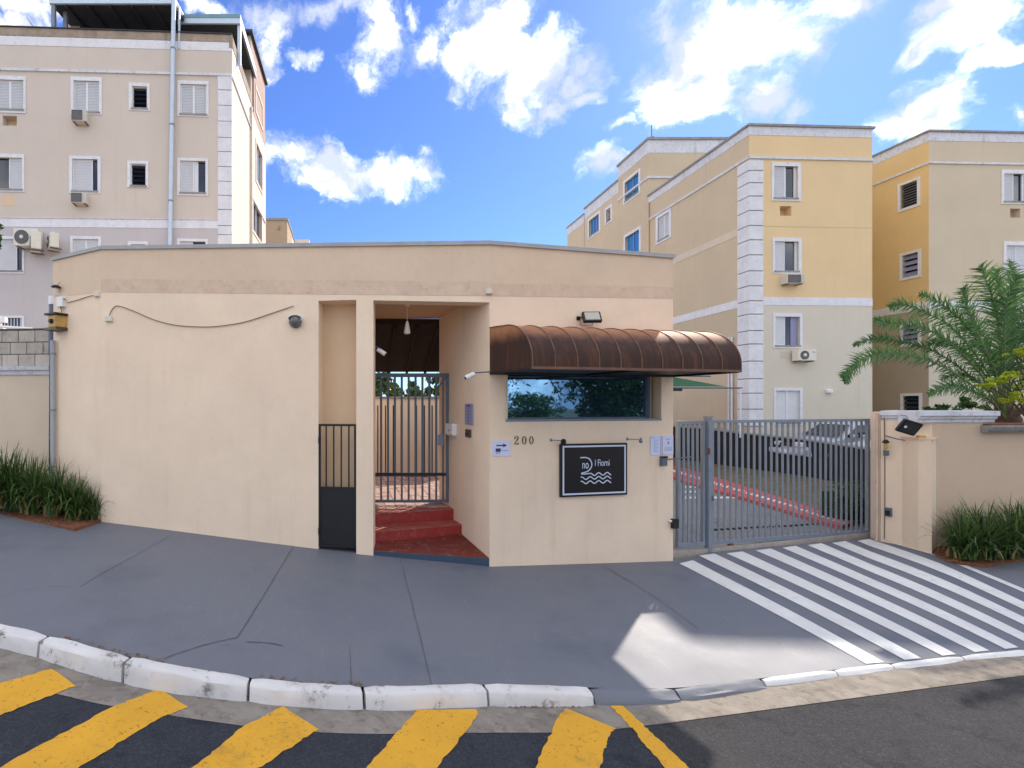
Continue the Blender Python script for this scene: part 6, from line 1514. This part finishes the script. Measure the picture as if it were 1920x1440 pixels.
# fallen litter on soil
mb = MB()
for k in range(160):
    p = PZ(random.uniform(0, 180), random.uniform(966, 986), .53) if k < 80 else PZ(random.uniform(1760, 1920), random.uniform(1040, 1056), -.07)
    z = .56 if k < 80 else -.06
    a = random.uniform(0, 6.28); s = random.uniform(.015, .06); u = Vector((math.cos(a), math.sin(a), random.uniform(-.1, .2))) * s; v = Vector((-math.sin(a), math.cos(a), 0)) * .008
    c = Vector((p.x, p.y, p.z + .03)); mb.quad(c - u - v, c + u - v, c + u + v, c - u + v)
lf = obj('leaf_litter', mb.mesh('leaf_litter', dead, recalc=False)); lf['kind'] = 'stuff'; tag(lf, 'dry fallen straps lying on the red soil beds', 'leaf litter')

# palm ---------------------------------------------------------------------
PD = 10.25
pb = P(1884, 792, PD); palm = thing('palm', 'feathery green palm arching over the boundary wall', 'palm', (pb.x, pb.y, 2.06))
tr_ = part('trunk', MB().lathe([(.20, 0), (.22, .08), (.17, .20), (.10, .32), (.03, .40)], n=14), M['bark'], palm, smooth=True)
for k in range(26):
    a = k * 2.4; r_ = .15 - .002 * k; z = .03 + k * .014; tip = Vector((math.cos(a) * .26, math.sin(a) * .26, z + .22))
    part('leaf_base', MB().tube([(math.cos(a)*r_, math.sin(a)*r_, z), tuple(tip)], [.035, .012], 5), mat('palm_boot', (.16,.12,.07), .9, .3, 9), palm) if k < 14 else None
def frond(pts_px, d0, d1, Ll, droop, dens=1., seed=0, start=.22):
    rs = random.Random(seed); n = len(pts_px); pts = [P(x, y, d0 + (d1 - d0) * i / (n - 1)) - palm.location for i, (x, y) in enumerate(pts_px)]
    c = catmull(pts, 14); tot = len(c) - 1; mb = MB()
    length = sum((a - b).length for a, b in zip(c, c[1:])); nl = int(length / .027 * dens)
    view = Vector((0, -1, 0))
    for i in range(nl):
        t = start + (1 - start) * (i + rs.uniform(-.3, .3)) / nl; t = min(max(t, 0), .999); f = t * tot; k = int(f); p = c[k].lerp(c[k+1], f - k); tan = (c[min(k+1, tot)] - c[max(k-1, 0)]).normalized()
        up = tan.cross(Vector((0, 1, 0))).normalized(); 
        if up.z < 0: up = -up
        out = tan.cross(up).normalized()
        prof = math.sin(math.pi * min(1, (t - start) / (1 - start) * .86 + .12)) ** .6
        for s in (-1, 1):
            L2 = Ll * prof * rs.uniform(.75, 1.1)
            d = (up * s * rs.uniform(.55, 1.0) + tan * rs.uniform(.35, .85) + out * s * rs.uniform(-.5, .6)).normalized()
            q = p; w = .0105; kk = len(mb.v); sd = d.cross(Vector((rs.uniform(-.3,.3), 1, rs.uniform(-.3,.3)))).normalized()
            for j in range(4):
                tt = j / 3; ww = w * (1 - tt ** 1.6) + .0008; mb.v += [tuple(q - sd * ww), tuple(q + sd * ww)]
                q = q + d * (L2 / 3); d = (d + Vector((0, 0, -droop * (.5 + tt)))).normalized()
            for j in range(3): mb.f.append((kk+2*j, kk+2*j+1, kk+2*j+3, kk+2*j+2))
    fr = part('frond', mb.mesh('frond', M['palm'], recalc=False), None, palm)
    part('rachis', MB().tube(c, [max(.004, .018 * (1 - i / tot)) for i in range(tot + 1)], 5), mat('palm_stalk', (.12,.17,.06), .6, .15, 6), fr)
B0 = (1884, 785)
fr_list = [([B0,(1850,745),(1790,700),(1730,672),(1670,662),(1620,672),(1590,700),(1583,716)], 10.2, 9.2, .30, .22),
 ([B0,(1853,735),(1800,690),(1745,655),(1690,640),(1640,634),(1600,648)], 10.25, 10.6, .24, .25),
 ([B0,(1855,725),(1810,670),(1760,628),(1710,610),(1665,606),(1640,600)], 10.2, 9.5, .30, .22),
 ([B0,(1860,715),(1825,660),(1785,615),(1735,585),(1690,570),(1668,576)], 10.3, 10.4, .32, .20),
 ([B0,(1866,705),(1840,650),(1805,605),(1765,570),(1725,552)], 10.2, 9.7, .34, .18),
 ([B0,(1880,700),(1875,640),(1866,580),(1852,535),(1838,498)], 10.2, 9.8, .42, .16),
 ([B0,(1886,700),(1888,630),(1880,560),(1866,505)], 10.4, 10.8, .40, .16),
 ([B0,(1895,700),(1910,630),(1925,570),(1950,520)], 10.3, 10.0, .42, .18),
 ([B0,(1900,710),(1935,650),(1975,610),(2030,590)], 10.3, 10.0, .40, .2),
 ([B0,(1905,730),(1950,690),(2010,665),(2070,670)], 10.3, 9.6, .38, .22),
 ([B0,(1870,745),(1835,715),(1800,700),(1765,712)], 10.4, 11.0, .26, .25),
 ([B0,(1890,690),(1900,610),(1903,540),(1895,490)], 10.5, 11.3, .38, .18),
 ([B0,(1878,715),(1860,660),(1838,620),(1815,600)], 10.5, 11.2, .34, .22),
 ([B0,(1868,740),(1845,700),(1812,660),(1775,640),(1740,645)], 10.4, 11.1, .32, .24),
 ([B0,(1884,700),(1884,620),(1890,560),(1912,515)], 10.1, 9.7, .42, .16),
 ([B0,(1890,700),(1905,640),(1935,590),(1975,560)], 10.5, 10.9, .40, .2),
 ([B0,(1874,720),(1852,665),(1828,615),(1812,570),(1806,540)], 10.1, 9.6, .36, .18),
 ([B0,(1895,740),(1930,705),(1970,690),(2020,700)], 10.0, 9.3, .36, .24),
 ([B0,(1858,752),(1815,730),(1775,725),(1740,740)], 10.0, 9.2, .26, .28)]
def part_f(*a): pass
_old = part
for i, (pts, d0, d1, L_, dr_) in enumerate(fr_list): frond(pts, d0, d1, L_ * (.86 if i < 5 or i in (10, 18) else 1.1), dr_ * .8, seed=i, dens=.85 if i < 5 else 1.)

# lime green shrub in front of the palm and small leafy plants
def shrub(name, label, cat, clusters, n, size, m, base, seed=3, group=None):
    o = thing(name, label, cat, base, 0, group); qs = []
    for i, (px, py, d, rx, rz) in enumerate(clusters): c = P(px, py, d) - Vector(base); qs.append(crown_quads(n, c, (rx, rx, rz), size, 8, seed + i))
    part('leaves', leaves_mesh('leaves', np.concatenate(qs), m), None, o)
    mb = MB()
    for (px, py, d, rx, rz) in clusters: c = P(px, py, d) - Vector(base); mb.tube([(0, 0, 0), (c.x*.5, c.y*.5, c.z*.65), tuple(c)], [.02, .014, .008], 5)
    part('stem', mb, M['bark'], o); return o
bs = P(1935, 800, 9.7); base = (bs.x, bs.y, 2.06)
shrub('lime_shrub', 'bright lime green shrub spreading in from the right in front of the palm', 'shrub', [(1850,722,9.5,.14,.05),(1872,712,9.5,.16,.06),(1895,706,9.5,.16,.07),(1920,700,9.5,.2,.09),(1905,665,9.5,.14,.06),(1925,655,9.5,.16,.08),(1912,745,9.5,.16,.09),(1935,725,9.5,.2,.12),(1890,752,9.6,.12,.05)], 260, .030, M['lime'], base)
bs = P(1862, 792, 10.0); shrub('small_shrub', 'low yellow green plant at the left foot of the palm', 'shrub', [(1852,788,9.9,.10,.10),(1862,776,9.9,.10,.12),(1846,778,9.9,.06,.06)], 150, .035, M['palm'], (bs.x, bs.y, 2.06), 31)
bs = P(1790, 765, 11); shrub('garden_shrub', 'pale green leafy tops behind the coping of the boundary wall', 'shrub', [(1770,764,11,.16,.08),(1800,755,11,.22,.14),(1825,760,11,.16,.10),(1745,768,11.3,.10,.06)], 200, .05, M['palm'], (bs.x, bs.y, 1.0), 41)
# hedge inside the gate
h0 = PZ(1590, 985, -.1)
hd = thing('hedge', 'dark clipped hedge at the inner right corner of the driveway gate', 'hedge', (11.0, 11.6, -.1)); qs = []
for k in range(7): qs.append(crown_quads(520, (-.55 + k*.26, -.35 + k*.12, .48), (.42, .42, .52), .045, 10, 60 + k))
part('leaves', leaves_mesh('leaves', np.concatenate(qs), M['hedge']), None, hd); part('stem', MB().box(-.6, -.25, 0, 1.0, .25, .6), mat('hedge_core', (.015,.03,.01), .9, .3, 9), hd)
# greenery in the yard behind the pedestrian gate
bs = P(715, 740, 16); shrub('yard_bush', 'dark green bush behind the yard wall, seen through the pedestrian gate', 'bush', [(705,722,16,.7,.5),(730,725,16.4,.6,.4),(770,735,17,.6,.35),(815,728,16.5,.6,.4),(690,735,16,.6,.4)], 420, .10, M['hedge'], (bs.x, bs.y, .4), 71)
# palm tip at the left frame edge
bs = P(-15, 440, 15.5); shrub('left_foliage', 'thin palm tip entering at the left frame edge', 'plant', [(-8,430,15.5,.22,.35),(-14,455,15.5,.2,.3)], 60, .14, M['palm'], (bs.x, bs.y, .6), 81)

# street trees across the road, mirrored in the guard room glass
def tree(label, loc, hgt, rad, n, seed, tk=.22, lean=0, size=.11, low=.3):
    t = thing('street_tree', label, 'tree', loc, 0, 'trees across the street, mirrored in the guard window'); rs = random.Random(seed)
    top = Vector((lean, 0, hgt * .62)); mb = MB().tube(catmull([Vector((0,0,0)), Vector((lean*.2, .1, hgt*.3)), top], 5), [tk * (1 - .05 * i) for i in range(11)], 10)
    part('trunk', mb, M['bark'], t, smooth=True); lm = MB()
    for k in range(9):
        a = k * 2.4 + rs.uniform(-.4, .4); b = Vector((lean*.2, .1, hgt * rs.uniform(.28, .5))); e = Vector((math.cos(a) * rad * rs.uniform(.5, .85) + lean, math.sin(a) * rad * .7, hgt * rs.uniform(.55, .85))); lm.tube(catmull([b, b.lerp(e, .5) + Vector((0,0,.3)), e], 4), [tk*.5*(1-.1*i) for i in range(9)], 6)
    part('limbs', lm, M['bark'], t, smooth=True)
    part('crown', leaves_mesh('crown', crown_quads(n, (lean, 0, hgt * (1 + low) / 2), (rad, rad, hgt * (1 - low) / 2 * 1.05), size, 34, seed), M['tree']), None, t); return t
tree('broad green tree mirrored at the left of the guard window', (11.8, -6.2, -.9), 8.0, 3.6, 9000, 5)
tree('dark dense tree mirrored at the right of the guard window', (15.0, .0, -.75), 6.6, 2.3, 9000, 9, size=.12, low=.38)
tree('small distant tree mirrored low in the guard window, left', (26, -24, -1.2), 5.2, 2.6, 2200, 12, size=.22); tree('small distant tree mirrored low in the guard window, middle', (36, -27, -1.2), 5.0, 3.0, 2200, 13, size=.22)
tree('small distant tree mirrored low in the guard window, right', (40, -20, -1.2), 5.4, 2.6, 2200, 14, size=.22); tree('small distant tree mirrored low in the guard window, far left', (20, -22, -1.2), 4.6, 2.4, 2200, 15, size=.22)
